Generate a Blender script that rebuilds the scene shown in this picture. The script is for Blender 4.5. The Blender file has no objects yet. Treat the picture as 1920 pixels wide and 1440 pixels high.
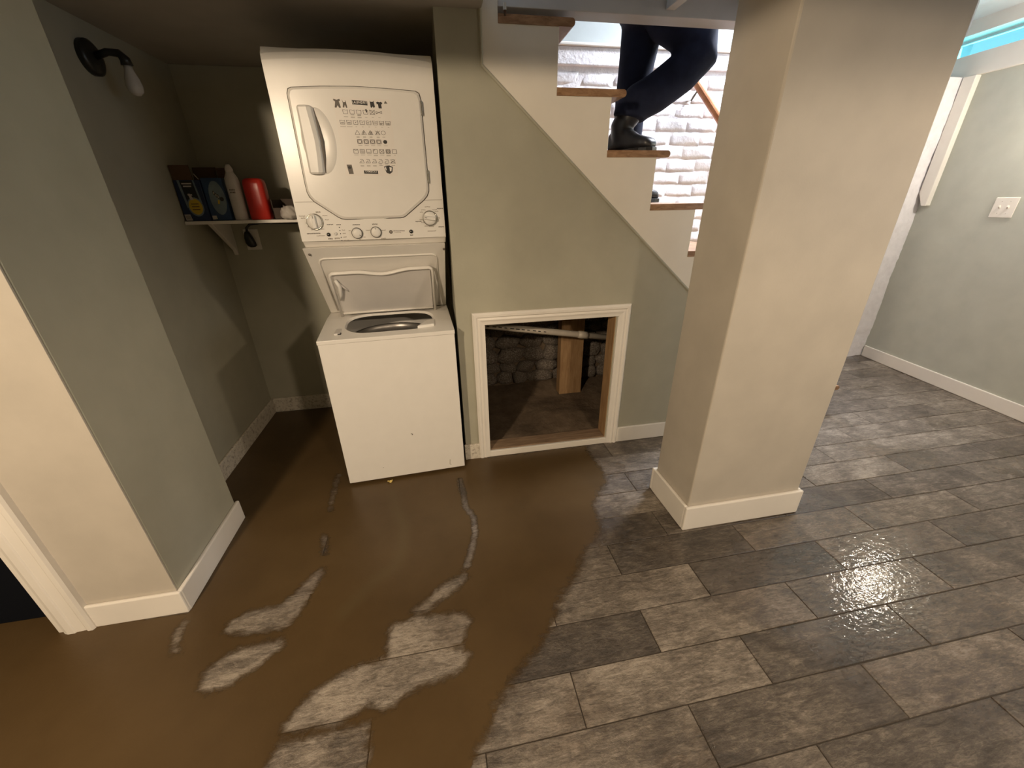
import bpy, bmesh, math, random
import numpy as np
from mathutils import Vector, Matrix
random.seed(7)
R = math.radians
sc = bpy.context.scene
col = sc.collection

# ------------------------------------------------------------------ camera
cam_d = bpy.data.cameras.new('camera')
cam = bpy.data.objects.new('camera', cam_d); col.objects.link(cam)
cam_d.sensor_width = 36.0
cam_d.lens = 740.24 / 1920 * 36.0
cam_d.clip_start = 0.02
yaw, pitch, roll = R(10.098), R(25.119), R(0.91)
f_ = Vector((math.sin(yaw) * math.cos(pitch), math.cos(yaw) * math.cos(pitch), -math.sin(pitch)))
r0 = Vector((math.cos(yaw), -math.sin(yaw), 0)); d0 = f_.cross(r0)
r_ = math.cos(roll) * r0 + math.sin(roll) * d0
d_ = -math.sin(roll) * r0 + math.cos(roll) * d0
cam.matrix_world = Matrix(((r_.x, -d_.x, -f_.x, 0), (r_.y, -d_.y, -f_.y, 0), (r_.z, -d_.z, -f_.z, 1.356), (0, 0, 0, 1)))
sc.camera = cam

# ------------------------------------------------------------------ world, exposure, daylight
w = bpy.data.worlds.new('sky'); sc.world = w; w.use_nodes = True
w.node_tree.nodes['Background'].inputs[0].default_value = (.62, .80, 1.0, 1)
w.node_tree.nodes['Background'].inputs[1].default_value = 1.0
sc.view_settings.view_transform = 'Standard'
sc.view_settings.look = 'None'
sc.view_settings.exposure = 0.18
sc.view_settings.gamma = 1.0
sc.view_settings.use_curve_mapping = False
try:
    sc.cycles.max_bounces = 7; sc.cycles.diffuse_bounces = 4; sc.cycles.transparent_max_bounces = 6; sc.cycles.caustics_reflective = False
except Exception: pass

def area(name, loc, aim, sx, sy, power, color, shape='RECTANGLE'):
    l = bpy.data.lights.new(name, 'AREA'); l.shape = shape; l.size = sx
    if shape in ('RECTANGLE', 'ELLIPSE'): l.size_y = sy
    l.energy = power; l.color = color
    o = bpy.data.objects.new(name, l); col.objects.link(o); o.location = loc
    o.rotation_euler = (Vector(aim) - Vector(loc)).to_track_quat('-Z', 'Y').to_euler()
    return o
# daylight falling down the stairwell from upstairs, through the strip window and an added, unseen big window in the right wall
area('stairwell_daylight', (2.35, 2.2, 3.05), (1.2, 2.62, 1.6), .6, .5, 160, (.88, .91, 1.0))
area('strip_window_daylight', (3.985, 2.2, 2.28), (2.6, 2.33, 2.0), 1.9, .13, 9, (.45, .92, 1.0))
area('added_window_daylight', (3.36, -.6, 1.45), (1.4, .6, .6), 1.5, .8, 6, (.80, .90, 1.0))  # added fill daylight behind the invented side window
LAMP = (1.0, .79, .56)

# ------------------------------------------------------------------ materials
def newmat(n):
    m = bpy.data.materials.new(n); m.use_nodes = True
    return m, m.node_tree, m.node_tree.nodes['Principled BSDF']
def noise(nt, scale, detail=4, vec=None, rough=.55, dist=0):
    n = nt.nodes.new('ShaderNodeTexNoise'); n.inputs['Scale'].default_value = scale
    n.inputs['Detail'].default_value = detail; n.inputs['Roughness'].default_value = rough; n.inputs['Distortion'].default_value = dist
    if vec is not None: nt.links.new(vec, n.inputs['Vector'])
    return n.outputs['Fac']
def ramp(nt, fac, stops):
    r = nt.nodes.new('ShaderNodeValToRGB'); e = r.color_ramp.elements
    while len(e) < len(stops): e.new(.5)
    for k, (p, c) in enumerate(stops):
        e[k].position = p; e[k].color = (*c, 1) if len(c) == 3 else c
    nt.links.new(fac, r.inputs[0]); return r.outputs[0]
def math_(nt, op, a, b=0.0, clamp=False):
    n = nt.nodes.new('ShaderNodeMath'); n.operation = op; n.use_clamp = clamp
    for i, v in enumerate((a, b)):
        if isinstance(v, (int, float)): n.inputs[i].default_value = v
        else: nt.links.new(v, n.inputs[i])
    return n.outputs[0]
def mix(nt, fac, a, b, mode='MIX'):
    n = nt.nodes.new('ShaderNodeMixRGB'); n.blend_type = mode
    for i, v in enumerate((fac, a, b)):
        if isinstance(v, (int, float)): n.inputs[i].default_value = v
        elif isinstance(v, tuple): n.inputs[i].default_value = (*v, 1)
        else: nt.links.new(v, n.inputs[i])
    return n.outputs[0]
def bump(nt, p, h, strength, dist=.01):
    b = nt.nodes.new('ShaderNodeBump'); b.inputs['Strength'].default_value = strength; b.inputs['Distance'].default_value = dist
    nt.links.new(h, b.inputs['Height']); nt.links.new(b.outputs[0], p.inputs['Normal'])
def objco(nt, scale=(1, 1, 1), rnd=False, world=False):
    tc = nt.nodes.new('ShaderNodeTexCoord'); mp = nt.nodes.new('ShaderNodeMapping'); mp.inputs['Scale'].default_value = scale
    if world:
        g = nt.nodes.new('ShaderNodeNewGeometry'); nt.links.new(g.outputs['Position'], mp.inputs[0])
    else: nt.links.new(tc.outputs['Object'], mp.inputs[0])
    out = mp.outputs[0]
    if rnd:
        oi = nt.nodes.new('ShaderNodeObjectInfo'); m = math_(nt, 'MULTIPLY', oi.outputs['Random'], 83.0)
        a = nt.nodes.new('ShaderNodeVectorMath'); a.operation = 'ADD'; nt.links.new(out, a.inputs[0]); nt.links.new(m, a.inputs[1]); out = a.outputs[0]
        return out, oi.outputs['Random']
    return out
def paint(n, c, rough=.55, var=.06, bs=.06, sc_=6, spec=.4):
    m, nt, p = newmat(n); v = objco(nt, world=True)
    f = noise(nt, sc_, 5, v)
    lo = tuple(x * (1 - var) for x in c); hi = tuple(min(1, x * (1 + var)) for x in c)
    nt.links.new(ramp(nt, f, [(.3, lo), (.7, hi)]), p.inputs['Base Color'])
    p.inputs['Roughness'].default_value = rough; p.inputs['Specular IOR Level'].default_value = spec
    if bs: bump(nt, p, noise(nt, 160, 3, v), bs, .004)
    return m
def plain(n, c, rough=.4, metal=0, var=.05, spec=.5):
    m, nt, p = newmat(n); v = objco(nt); f = noise(nt, 14, 3, v)
    nt.links.new(ramp(nt, f, [(.3, tuple(x * (1 - var) for x in c)), (.7, tuple(min(1, x * (1 + var)) for x in c))]), p.inputs['Base Color'])
    p.inputs['Roughness'].default_value = rough; p.inputs['Metallic'].default_value = metal; p.inputs['Specular IOR Level'].default_value = spec
    return m
def wood(n, dark, light, scale=(3, 30, 30), rough=.55):
    m, nt, p = newmat(n); v, rn = objco(nt, scale, rnd=True)
    f = noise(nt, 2.2, 7, v, .6, .6)
    nt.links.new(ramp(nt, f, [(.3, dark), (.72, light)]), p.inputs['Base Color']); p.inputs['Roughness'].default_value = rough
    bump(nt, p, f, .25, .004); return m
def dirty(n, c, dirt, lo=.45, hi=.62, scale=45, rough=.6):
    m, nt, p = newmat(n); v = objco(nt, world=True)
    a = noise(nt, scale, 6, v, .7); 
    nt.links.new(mix(nt, ramp(nt, a, [(lo, (0, 0, 0)), (hi, (1, 1, 1))]), c, dirt), p.inputs['Base Color']); p.inputs['Roughness'].default_value = rough
    return m
SAGE = (.400, .385, .305)
M = {}
M['sage'] = paint('sage_wall_paint', SAGE, .5)
M['sage_col'] = paint('greige_column_paint', (.50, .455, .39), .5)
M['cream'] = paint('cream_wall_paint', (.70, .63, .52), .5)
M['sage_r'] = paint('grey_green_wall_paint', (.46, .47, .41), .35, spec=.5)
M['trim'] = paint('white_trim_paint', (.78, .74, .68), .35, .03, .03)
M['skirt'] = paint('white_stringer_paint', (.80, .75, .66), .45, .03, .05)
M['trim_dirty'] = dirty('spattered_white_trim', (.66, .61, .52), (.20, .15, .10), .50, .72, 60)
M['ceil'] = paint('ceiling_paint', (.42, .39, .35), .7)
M['white_ceil'] = paint('painted_joist_white', (.60, .61, .63), .6)
M['unlit_shade'] = paint('unlit_room_shade_black', (.004, .005, .008), .9, spec=.1)  # near-black colour stands in for the darkness of the unlit doorway
M['brick'] = paint('white_painted_brick', (.80, .775, .80), .6, .06, .0, 22)
bm_nt = M['brick'].node_tree; bump(bm_nt, bm_nt.nodes['Principled BSDF'], noise(bm_nt, 34, 6, objco(bm_nt, world=True), .65), .5, .012)
M['upper'] = paint('shaded_grey_stairwell_paint', (.30, .33, .33), .6)  # grey-green wall colour, darkened to carry the shade up there
M['enamel'] = plain('white_enamel', (.80, .77, .72), .28, 0, .015)
M['enamel2'] = plain('white_plastic', (.78, .755, .71), .38, 0, .015)
M['panelgrey'] = plain('grey_plastic_lid', (.62, .59, .56), .3, 0, .02)
M['gap'] = plain('door_gasket_shadow_grey', (.12, .105, .085), .7)
M['chrome'] = plain('chrome_ring', (.55, .53, .48), .22, .9)
M['steel'] = plain('tub_steel', (.33, .31, .29), .35, .7)
M['black'] = plain('black_plastic', (.015, .015, .014), .35)
M['ink'] = plain('black_ink', (.03, .028, .025), .6)
M['ink2'] = plain('grey_ink', (.14, .12, .10), .6)
M['ink3'] = plain('pale_grey_ink', (.34, .30, .25), .6)
M['sheet'] = plain('vinyl_sheet', (.80, .755, .70), .35, 0, .01)
M['tread'] = wood('tread_wood', (.20, .105, .05), (.45, .27, .15), (9, 3, 30), .4)
M['rail'] = wood('handrail_wood', (.26, .10, .04), (.42, .2, .1), (6, 6, 6), .35)
M['stud'] = wood('stud_wood', (.27, .15, .065), (.46, .29, .145), (25, 25, 3), .7)
M['oldwood'] = wood('old_plate_wood', (.16, .10, .06), (.36, .25, .16), (3, 30, 30), .75)
M['navy'] = plain('navy_cloth', (.010, .013, .030), .85, 0, .3, .2)
M['boot'] = plain('black_leather', (.018, .018, .020), .38, 0, .3)
M['jacket'] = plain('dark_jacket_cloth', (.03, .035, .045), .85)
M['skin'] = plain('skin', (.45, .28, .2), .5)
M['hair'] = plain('dark_hair', (.03, .02, .015), .6)
M['red'] = plain('red_plastic', (.58, .032, .02), .3, 0, .08)
M['bottle'] = plain('white_bottle_plastic', (.62, .58, .55), .35, 0, .05)
M['blue'] = plain('blue_carton', (.012, .025, .075), .4, 0, .25)
M['blue2'] = plain('mid_blue_carton', (.02, .05, .12), .4, 0, .25)
M['paleblue'] = plain('pale_blue_print', (.16, .21, .24), .45, 0, .2)
M['yellow'] = plain('yellow_print', (.55, .38, .02), .45, 0, .15)
M['kraft'] = plain('brown_cardboard', (.10, .055, .028), .8)
M['white_print'] = plain('white_print', (.5, .46, .42), .5)
M['darkstuff'] = plain('dark_brown_box', (.055, .035, .022), .7)
M['scrap'] = plain('yellow_paper', (.66, .50, .16), .7)
M['bulb'] = plain('unlit_frosted_bulb', (.55, .53, .50), .25)
M['pipe'] = plain('white_pvc', (.50, .45, .38), .4, 0, .1)
M['rust'] = plain('rust', (.08, .04, .02), .8)
# rubble and dirt
m, nt, p = newmat('rubble_stone'); v, rn = objco(nt, (1, 1, 1), rnd=True)
f1 = noise(nt, 9, 7, v, .65); nt.links.new(ramp(nt, f1, [(.32, (.06, .045, .033)), (.52, (.20, .165, .135)), (.70, (.55, .50, .43))]), p.inputs['Base Color'])
p.inputs['Roughness'].default_value = .9; bump(nt, p, noise(nt, 30, 6, v), .6, .02); M['rubble'] = m
m, nt, p = newmat('dirt'); v = objco(nt, world=True)
f1 = noise(nt, 7, 8, v, .7); nt.links.new(ramp(nt, f1, [(.3, (.075, .050, .030)), (.7, (.20, .145, .095))]), p.inputs['Base Color'])
p.inputs['Roughness'].default_value = .85; bump(nt, p, noise(nt, 40, 6, v), .5, .01); M['dirt'] = m
# plank tiles: weathered wood print, partly wet
m, nt, p = newmat('weathered_plank_tile'); v, rn = objco(nt, (1, 1, 1), rnd=True)
mp = nt.nodes.new('ShaderNodeMapping'); mp.inputs['Scale'].default_value = (1.0, 4.0, 1.0); nt.links.new(v, mp.inputs[0])
tone = nt.nodes.new('ShaderNodeAttribute'); tone.attribute_type = 'OBJECT'; tone.attribute_name = 'tone'
g = noise(nt, 9.0, 10, mp.outputs[0], .74, .9); g2 = noise(nt, 6.5, 5, v, .65, .3); g3 = noise(nt, 40, 8, mp.outputs[0], .78, .8)
t = math_(nt, 'ADD', math_(nt, 'MULTIPLY', g, .55), math_(nt, 'MULTIPLY', g2, .45))
t = math_(nt, 'ADD', t, math_(nt, 'MULTIPLY', math_(nt, 'SUBTRACT', g3, .5), .62))
t = math_(nt, 'ADD', t, math_(nt, 'MULTIPLY', math_(nt, 'SUBTRACT', tone.outputs['Fac'], .5), .22))
c = ramp(nt, t, [(.33, (.045, .035, .027)), (.44, (.092, .074, .058)), (.54, (.168, .139, .110)), (.70, (.37, .318, .260))])
wp = objco(nt, world=True); wet = noise(nt, 1.9, 5, wp, .6)
vd = nt.nodes.new('ShaderNodeVectorMath'); vd.operation = 'DISTANCE'; nt.links.new(wp, vd.inputs[0]); vd.inputs[1].default_value = (1.52, .79, 0)
pud = nt.nodes.new('ShaderNodeMapRange'); nt.links.new(vd.outputs['Value'], pud.inputs[0]); pud.inputs[1].default_value = .08; pud.inputs[2].default_value = .55; pud.inputs[3].default_value = .30; pud.inputs[4].default_value = -.02
wet = math_(nt, 'ADD', wet, pud.outputs[0])
wetf = ramp(nt, wet, [(.46, (0, 0, 0)), (.58, (1, 1, 1))])
c = mix(nt, wetf, c, mix(nt, 1.0, c, (.62, .58, .55), 'MULTIPLY'))
nt.links.new(c, p.inputs['Base Color'])
rr = nt.nodes.new('ShaderNodeMapRange'); nt.links.new(wetf, rr.inputs[0]); rr.inputs[3].default_value = .42; rr.inputs[4].default_value = .25
nt.links.new(rr.outputs[0], p.inputs['Roughness'])
h = math_(nt, 'ADD', math_(nt, 'MULTIPLY', g, .8), math_(nt, 'MULTIPLY', noise(nt, 70, 5, v, .65), .8))
bump(nt, p, h, .8, .008); bn_ = [q for q in nt.nodes if q.type == 'BUMP'][0]
ws_ = nt.nodes.new('ShaderNodeMapRange'); nt.links.new(wetf, ws_.inputs[0]); ws_.inputs[3].default_value = .8; ws_.inputs[4].default_value = .5; nt.links.new(ws_.outputs[0], bn_.inputs['Strength'])
# thin water film on the wet planks: a clear coat with ripples of its own
nt.links.new(wetf, p.inputs['Coat Weight']); p.inputs['Coat Roughness'].default_value = .035; p.inputs['Coat IOR'].default_value = 1.33
cb = nt.nodes.new('ShaderNodeBump'); cb.inputs['Strength'].default_value = .36; cb.inputs['Distance'].default_value = .004
nt.links.new(noise(nt, 48, 3, wp, .55), cb.inputs['Height']); nt.links.new(cb.outputs[0], p.inputs['Coat Normal'])
M['plank'] = m
m, nt, p = newmat('dark_grout'); p.inputs['Base Color'].default_value = (.05, .038, .026, 1); p.inputs['Roughness'].default_value = .8; M['grout'] = m
# mud: brown silt water; 'cover' tells where it lies, 'pale' where it runs
m, nt, p = newmat('brown_silt_mud'); v = objco(nt, world=True)
def attr(nt, n):
    a = nt.nodes.new('ShaderNodeAttribute'); a.attribute_name = n; return a.outputs['Fac']
cov = attr(nt, 'cover'); pale = attr(nt, 'pale')
mp = nt.nodes.new('ShaderNodeMapping'); mp.inputs['Scale'].default_value = (1, 1.6, 1); mp.inputs['Rotation'].default_value = (0, 0, -.6); nt.links.new(v, mp.inputs[0])
n1 = noise(nt, 20, 9, mp.outputs[0], .72, .8); n2 = noise(nt, 5, 4, v, .6, .4); n3 = noise(nt, 2.2, 5, v, .6)
k = math_(nt, 'ADD', cov, math_(nt, 'MULTIPLY', math_(nt, 'SUBTRACT', n1, .5), 3.6))
k = math_(nt, 'ADD', k, math_(nt, 'MULTIPLY', math_(nt, 'SUBTRACT', n2, .5), .9))
fac = nt.nodes.new('ShaderNodeMapRange'); fac.interpolation_type = 'SMOOTHSTEP'; nt.links.new(k, fac.inputs[0])
fac.inputs[1].default_value = -.75; fac.inputs[2].default_value = 1.25; fac.inputs[3].default_value = 0; fac.inputs[4].default_value = .975
bc = ramp(nt, n3, [(.3, (.067, .0400, .0155)), (.7, (.103, .0645, .0275))])
bc = mix(nt, math_(nt, 'MULTIPLY', pale, .45), bc, (.105, .076, .036))
nt.links.new(bc, p.inputs['Base Color']); p.inputs['Roughness'].default_value = .36; p.inputs['Specular IOR Level'].default_value = .32
bump(nt, p, math_(nt, 'ADD', noise(nt, 120, 4, v), math_(nt, 'MULTIPLY', n2, 1.5)), .10, .004)
tr = nt.nodes.new('ShaderNodeBsdfTransparent'); ms = nt.nodes.new('ShaderNodeMixShader')
nt.links.new(fac.outputs[0], ms.inputs[0]); nt.links.new(tr.outputs[0], ms.inputs[1]); nt.links.new(p.outputs[0], ms.inputs[2])
nt.links.new(ms.outputs[0], nt.nodes['Material Output'].inputs[0]); M['mud'] = m
# window glass with the cyan of the bright sky put into its tint
m, nt, p = newmat('sky_tinted_window_glass'); nt.nodes.remove(p)
tr = nt.nodes.new('ShaderNodeBsdfTransparent'); tr.inputs[0].default_value = (.62, .97, 1, 1); gl = nt.nodes.new('ShaderNodeBsdfGlossy'); gl.inputs['Roughness'].default_value = .05
ms = nt.nodes.new('ShaderNodeMixShader'); ms.inputs[0].default_value = .06; nt.links.new(tr.outputs[0], ms.inputs[1]); nt.links.new(gl.outputs[0], ms.inputs[2])
nt.links.new(ms.outputs[0], nt.nodes['Material Output'].inputs[0]); M['glass'] = m
m, nt, p = newmat('lit_diffuser'); p.inputs['Base Color'].default_value = (.9, .85, .75, 1); p.inputs['Emission Color'].default_value = (*LAMP, 1); p.inputs['Emission Strength'].default_value = 2.0; M['diffuser'] = m

# ------------------------------------------------------------------ mesh helpers
class B:
    def __init__(s): s.v = []; s.f = []
    def add(s, vs, fs):
        o = len(s.v); s.v += [tuple(v) for v in vs]; s.f += [tuple(i + o for i in f) for f in fs]; return s
    def box(s, x0, x1, y0, y1, z0, z1):
        return s.add([(x0, y0, z0), (x1, y0, z0), (x1, y1, z0), (x0, y1, z0), (x0, y0, z1), (x1, y0, z1), (x1, y1, z1), (x0, y1, z1)],
                     [(0, 3, 2, 1), (4, 5, 6, 7), (0, 1, 5, 4), (1, 2, 6, 5), (2, 3, 7, 6), (3, 0, 4, 7)])
    def prism(s, poly, axis, a, b):            # poly in the two other axes (in x,y,z order), extruded along axis
        n = len(poly)
        def P(p, t):
            return {'x': (t, p[0], p[1]), 'y': (p[0], t, p[1]), 'z': (p[0], p[1], t)}[axis]
        vs = [P(p, a) for p in poly] + [P(p, b) for p in poly]
        return s.add(vs, [tuple(range(n)), tuple(range(2 * n - 1, n - 1, -1))] + [(i, i + n, (i + 1) % n + n, (i + 1) % n) for i in range(n)])
    def rings(s, rings, cap=True, closed=False):
        n = len(rings[0]); vs = [p for r in rings for p in r]; fs = []
        m = len(rings)
        for k in range(m if closed else m - 1):
            for i in range(n):
                a, b = k * n + i, k * n + (i + 1) % n; c_, d = ((k + 1) % m) * n + (i + 1) % n, ((k + 1) % m) * n + i
                fs.append((a, b, c_, d))
        if cap and not closed: fs += [tuple(range(n - 1, -1, -1)), tuple(range((m - 1) * n, m * n))]
        return s.add(vs, fs)
    def tube(s, pts, rad, n=10, closed=False, squash=None):
        pts = [Vector(p) for p in pts]; m = len(pts); rs = rad if isinstance(rad, (list, tuple)) else [rad] * m
        out = []; ref = None
        for i, p in enumerate(pts):
            if closed: t = pts[(i + 1) % m] - pts[i - 1]
            else: t = pts[min(i + 1, m - 1)] - pts[max(i - 1, 0)]
            t.normalize()
            if ref is None:
                ref = Vector((0, 0, 1)) if abs(t.z) < .9 else Vector((0, 1, 0))
            a = (ref - t * ref.dot(t)).normalized(); ref = a; b = t.cross(a)
            r = rs[i]; ra, rb = r if isinstance(r, tuple) else (r, r)
            out.append([p + a * (ra * math.cos(2 * math.pi * k / n)) + b * (rb * math.sin(2 * math.pi * k / n)) for k in range(n)])
        return s.rings(out, True, closed)
    def lathe(s, prof, c=(0, 0, 0), n=24, axis='z', sx=1, sy=1):
        out = []
        for r, h in prof:
            ring = []
            for k in range(n):
                a = 2 * math.pi * k / n; x, y = r * sx * math.cos(a), r * sy * math.sin(a)
                q = {'z': (x, y, h), 'y': (x, -h, y), 'x': (h, x, y)}[axis]   # 'y': h points towards the viewer (-y)
                ring.append((c[0] + q[0], c[1] + q[1], c[2] + q[2]))
            out.append(ring)
        return s.rings(out)
    def build(s, name, mat, parent=None, bevel=0, seg=2, smooth=False, label=None, cat=None, group=None, kind=None, local=False, origin=None):
        vs = np.array(s.v, float)
        off = np.zeros(3)
        if origin is not None: off = np.array(origin, float)
        elif parent is not None and not local:
            par = parent; off = np.array(par.get('_o', (0, 0, 0)), float)
        elif parent is None:
            lo, hi = vs.min(0), vs.max(0); off = np.array([(lo[0] + hi[0]) / 2, (lo[1] + hi[1]) / 2, lo[2]])
        me = bpy.data.meshes.new(name); me.from_pydata((vs - off).tolist(), [], s.f); me.update()
        bm = bmesh.new(); bm.from_mesh(me); bmesh.ops.recalc_face_normals(bm, faces=bm.faces); bm.to_mesh(me); bm.free()
        if mat is not None: me.materials.append(M[mat] if isinstance(mat, str) else mat)
        if smooth:
            for p_ in me.polygons: p_.use_smooth = True
        o = bpy.data.objects.new(name, me); col.objects.link(o)
        if parent is not None:
            o.parent = parent
            if origin is not None: o.location = off - np.array(parent.get('_o', (0, 0, 0)), float)
            o['_o'] = [float(x) for x in off]
        else: o.location = off; o['_o'] = [float(x) for x in off]
        if bevel:
            b = o.modifiers.new('bevel', 'BEVEL'); b.width = bevel; b.segments = seg; b.limit_method = 'ANGLE'; b.angle_limit = R(40); b.harden_normals = False
        return tag(o, label, cat, group, kind)
def tag(o, label=None, cat=None, group=None, kind=None):
    if label: o['label'] = label
    if cat: o['category'] = cat
    if group: o['group'] = group
    if kind: o['kind'] = kind
    return o
def thing(name, loc, label=None, cat=None, rz=0, group=None, kind=None):
    o = bpy.data.objects.new(name, None); col.objects.link(o); o.location = loc; o.rotation_euler = (0, 0, rz); o.empty_display_size = .05
    o['_o'] = [0.0, 0.0, 0.0] if rz else [float(x) for x in loc]
    return tag(o, label, cat, group, kind)
def boxo(name, b, mat, parent=None, bevel=.002, **k): return B().box(*b).build(name, mat, parent, bevel, **k)
def smooth_by_angle(o):
    for p_ in o.data.polygons: p_.use_smooth = True
ST = dict(kind='structure')

# ================================================================== THE SETTING
W = 1.905; CZ = 1.995
# floor: slab + one object for each plank tile
floor = B().box(-2.85, 4.3, -3.15, 3.2, -.12, -.061).box(-2.75, 4.2, -3.1, 1.9065, -.06, -.004).box(-2.75, .13, 1.9065, 2.95, -.06, -.004).box(2.38, 4.2, 1.9065, 2.95, -.06, -.004).build('floor', 'grout', **ST)
PL, PW, G = .6, .1505, .0028
pm = B()
a, b_, h = PL / 2 - G / 2, PW / 2 - G / 2, .0015
pm.add([(-a, -b_, -.008), (a, -b_, -.008), (a, b_, -.008), (-a, b_, -.008), (-a, -b_, -h), (a, -b_, -h), (a, b_, -h), (-a, b_, -h), (-a + h, -b_ + h, 0), (a - h, -b_ + h, 0), (a - h, b_ - h, 0), (-a + h, b_ - h, 0)],
       [(0, 3, 2, 1), (0, 1, 5, 4), (1, 2, 6, 5), (2, 3, 7, 6), (3, 0, 4, 7), (4, 5, 9, 8), (5, 6, 10, 9), (6, 7, 11, 10), (7, 4, 8, 11), (8, 9, 10, 11)])
pme = bpy.data.meshes.new('plank'); pme.from_pydata(pm.v, [], pm.f); pme.materials.append(M['plank']); pme.update()
# printed shade of single planks: (row, index along the row) -> 0 dark .. 1 light
TONE = {(1, 0): .12, (1, 1): .72, (1, 2): .62, (1, 3): .45, (1, -1): 1.0, (1, -2): .75, (0, -1): .78, (0, 0): .80, (0, 1): .18, (0, 2): .50, (0, -2): .8, (0, 3): .55,
        (2, -1): .98, (2, -2): .95, (2, 0): .66, (2, 1): .12, (2, 2): .66, (2, 3): .30, (3, -1): .8, (3, -2): .95, (3, 0): .62, (3, 1): .25, (3, 2): .62, (3, 3): .72, (3, 4): .5,
        (4, -2): .9, (4, 0): .15, (4, 1): .35, (4, 2): .22, (4, 3): .35, (4, 4): .6, (5, 0): .6, (5, 1): .75, (5, 2): .6, (5, 3): .85, (5, 4): .4, (6, 3): .72, (6, 4): .75, (7, 3): .7, (7, 4): .65, (7, 5): .7,
        (-1, 0): .62, (-1, 1): .35, (-1, 2): .58, (-1, 3): .3, (-1, -1): .6, (-2, 0): .5, (-2, 1): .3, (-2, 2): .5}
rows = range(-3, 15)
for k in rows:
    y = .552 + PW * (k + .5); ph = .01 if (k % 2) else .297     # row k=0 (.552-.703) has joints at .297 + .6 n
    for i in range(-5, 8):
        x = ph + PL * i + PL / 2
        if x > 3.95 or x < -2.6: continue
        if k >= 9 and -.0 < x < 2.30: continue
        if k >= 4 and x < -1.6: continue
        o = bpy.data.objects.new('plank', pme); col.objects.link(o); o.parent = floor
        o.location = Vector((x, y, random.uniform(-.0012, .0))) - floor.location
        o['tone'] = TONE.get((k, i), random.uniform(.25, .75))

# right wall line
def xr(y, off=0.0): return 3.786 + .1218 * (y - 2.785) + off
def rprism(y0, y1, o0, o1, z0, z1):
    return B().prism([(xr(y0, o0), y0), (xr(y1, o0), y1), (xr(y1, o1), y1), (xr(y0, o1), y0)], 'z', z0, z1)
wr = rprism(-3.0, -1.35, 0, .2, 0, 2.0); wr.v += []; 
wr = B()
for (y0, y1, z0, z1) in ((-3.0, -1.4, 0, 2.45), (-1.4, .2, 0, 1.0), (-1.4, .2, 1.9, 2.45), (.2, 3.0, 0, 2.08), (.2, 1.25, 2.08, 2.45)):
    t_ = rprism(y0, y1, 0, .2, z0, z1); wr.add(t_.v, t_.f)
wr.build('wall_right', 'sage_r', **ST)
# strip window at the top of the right wall
tb = B()
for (o0, o1, z0, z1) in ((-.025, .19, 2.08, 2.215), (-.02, .19, 2.335, 2.44)):
    t_ = rprism(1.25, 3.10, o0, o1, z0, z1); tb.add(t_.v, t_.f)
win = tb.build('window_1', 'trim', None, .004, **ST)
t_ = rprism(1.25, 3.10, .11, .118, 2.215, 2.335); B().add(t_.v, t_.f).build('pane', 'glass', win)
t_ = rprism(1.25, 3.10, .09, .11, 2.215, 2.232); t2 = rprism(1.25, 3.10, .09, .11, 2.318, 2.335); B().add(t_.v, t_.f).add(t2.v, t2.f).build('window_frame', 'white_ceil', win)
# big window beside the camera (unseen, added to bring daylight to the right side)
fr = B()
for (y0, y1, z0, z1) in ((-1.4, -1.34, 1.0, 1.9), (.14, .2, 1.0, 1.9), (-1.34, .14, 1.0, 1.06), (-1.34, .14, 1.84, 1.9), (-.62, -.58, 1.06, 1.84)):
    t_ = rprism(y0, y1, .06, .14, z0, z1); fr.add(t_.v, t_.f)
w2 = fr.build('added_window_2', 'trim', None, .003, **ST)
# baseboard right
t_ = rprism(.2, 2.775, -.014, 0, 0, .1); B().add(t_.v, t_.f).build('baseboard_right', 'trim', None, .005, **ST)

# back wall: mortar plane, bricks, plaster band, upper wall
wb = B().box(.05, 4.1, 2.797, 2.95, 0, 2.07).build('wall_back', 'brick', **ST)
boxo('plaster_band', (.05, 2.6, 2.775, 2.95, 2.062, 2.150), 'brick', wb, .006)
boxo('ledge', (.05, 2.6, 2.760, 2.95, 2.150, 2.166), 'trim', wb, .004)
boxo('wall_back_upper', (2.6, 4.15, 3.10, 3.16, 2.0, 2.48), 'white_ceil', **ST)
boxo('wall_back_ledge', (2.6, 4.15, 2.95, 3.10, 2.0, 2.07), 'white_ceil', **ST)
boxo('wall_stairwell_back', (-.95, 2.7, 2.86, 2.97, 2.166, 4.1), 'upper', **ST)
bmesh_var = []
for q in range(6):
    rb = random.Random(q); nb = B()
    X, Z, D = .104, .0358, .0055
    pts = []
    for j in range(4):
        for i in range(7):
            u, v_ = -1 + 2 * i / 6, -1 + 2 * j / 3
            edge = max(abs(u) ** 6, abs(v_) ** 6)
            pts.append((u * X + rb.uniform(-.003, .003), -D * (1 - .55 * edge) * rb.uniform(.72, 1.05), v_ * Z + rb.uniform(-.003, .003)))
    fs = [(j * 7 + i, j * 7 + i + 1, (j + 1) * 7 + i + 1, (j + 1) * 7 + i) for j in range(3) for i in range(6)]
    border = [i for i in range(7)] + [7 * j + 6 for j in range(1, 4)] + [21 + i for i in range(5, -1, -1)] + [7 * j for j in range(2, 0, -1)]
    n0 = len(pts); pts += [(pts[i][0] * 1.02, .004, pts[i][2] * 1.05) for i in border]
    fs += [(border[i], n0 + i, n0 + (i + 1) % len(border), border[(i + 1) % len(border)]) for i in range(len(border))]
    me = bpy.data.meshes.new('brick'); me.from_pydata(pts, [], fs); me.materials.append(M['brick']); me.update()
    for p_ in me.polygons: p_.use_smooth = True
    bmesh_var.append(me)
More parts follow.
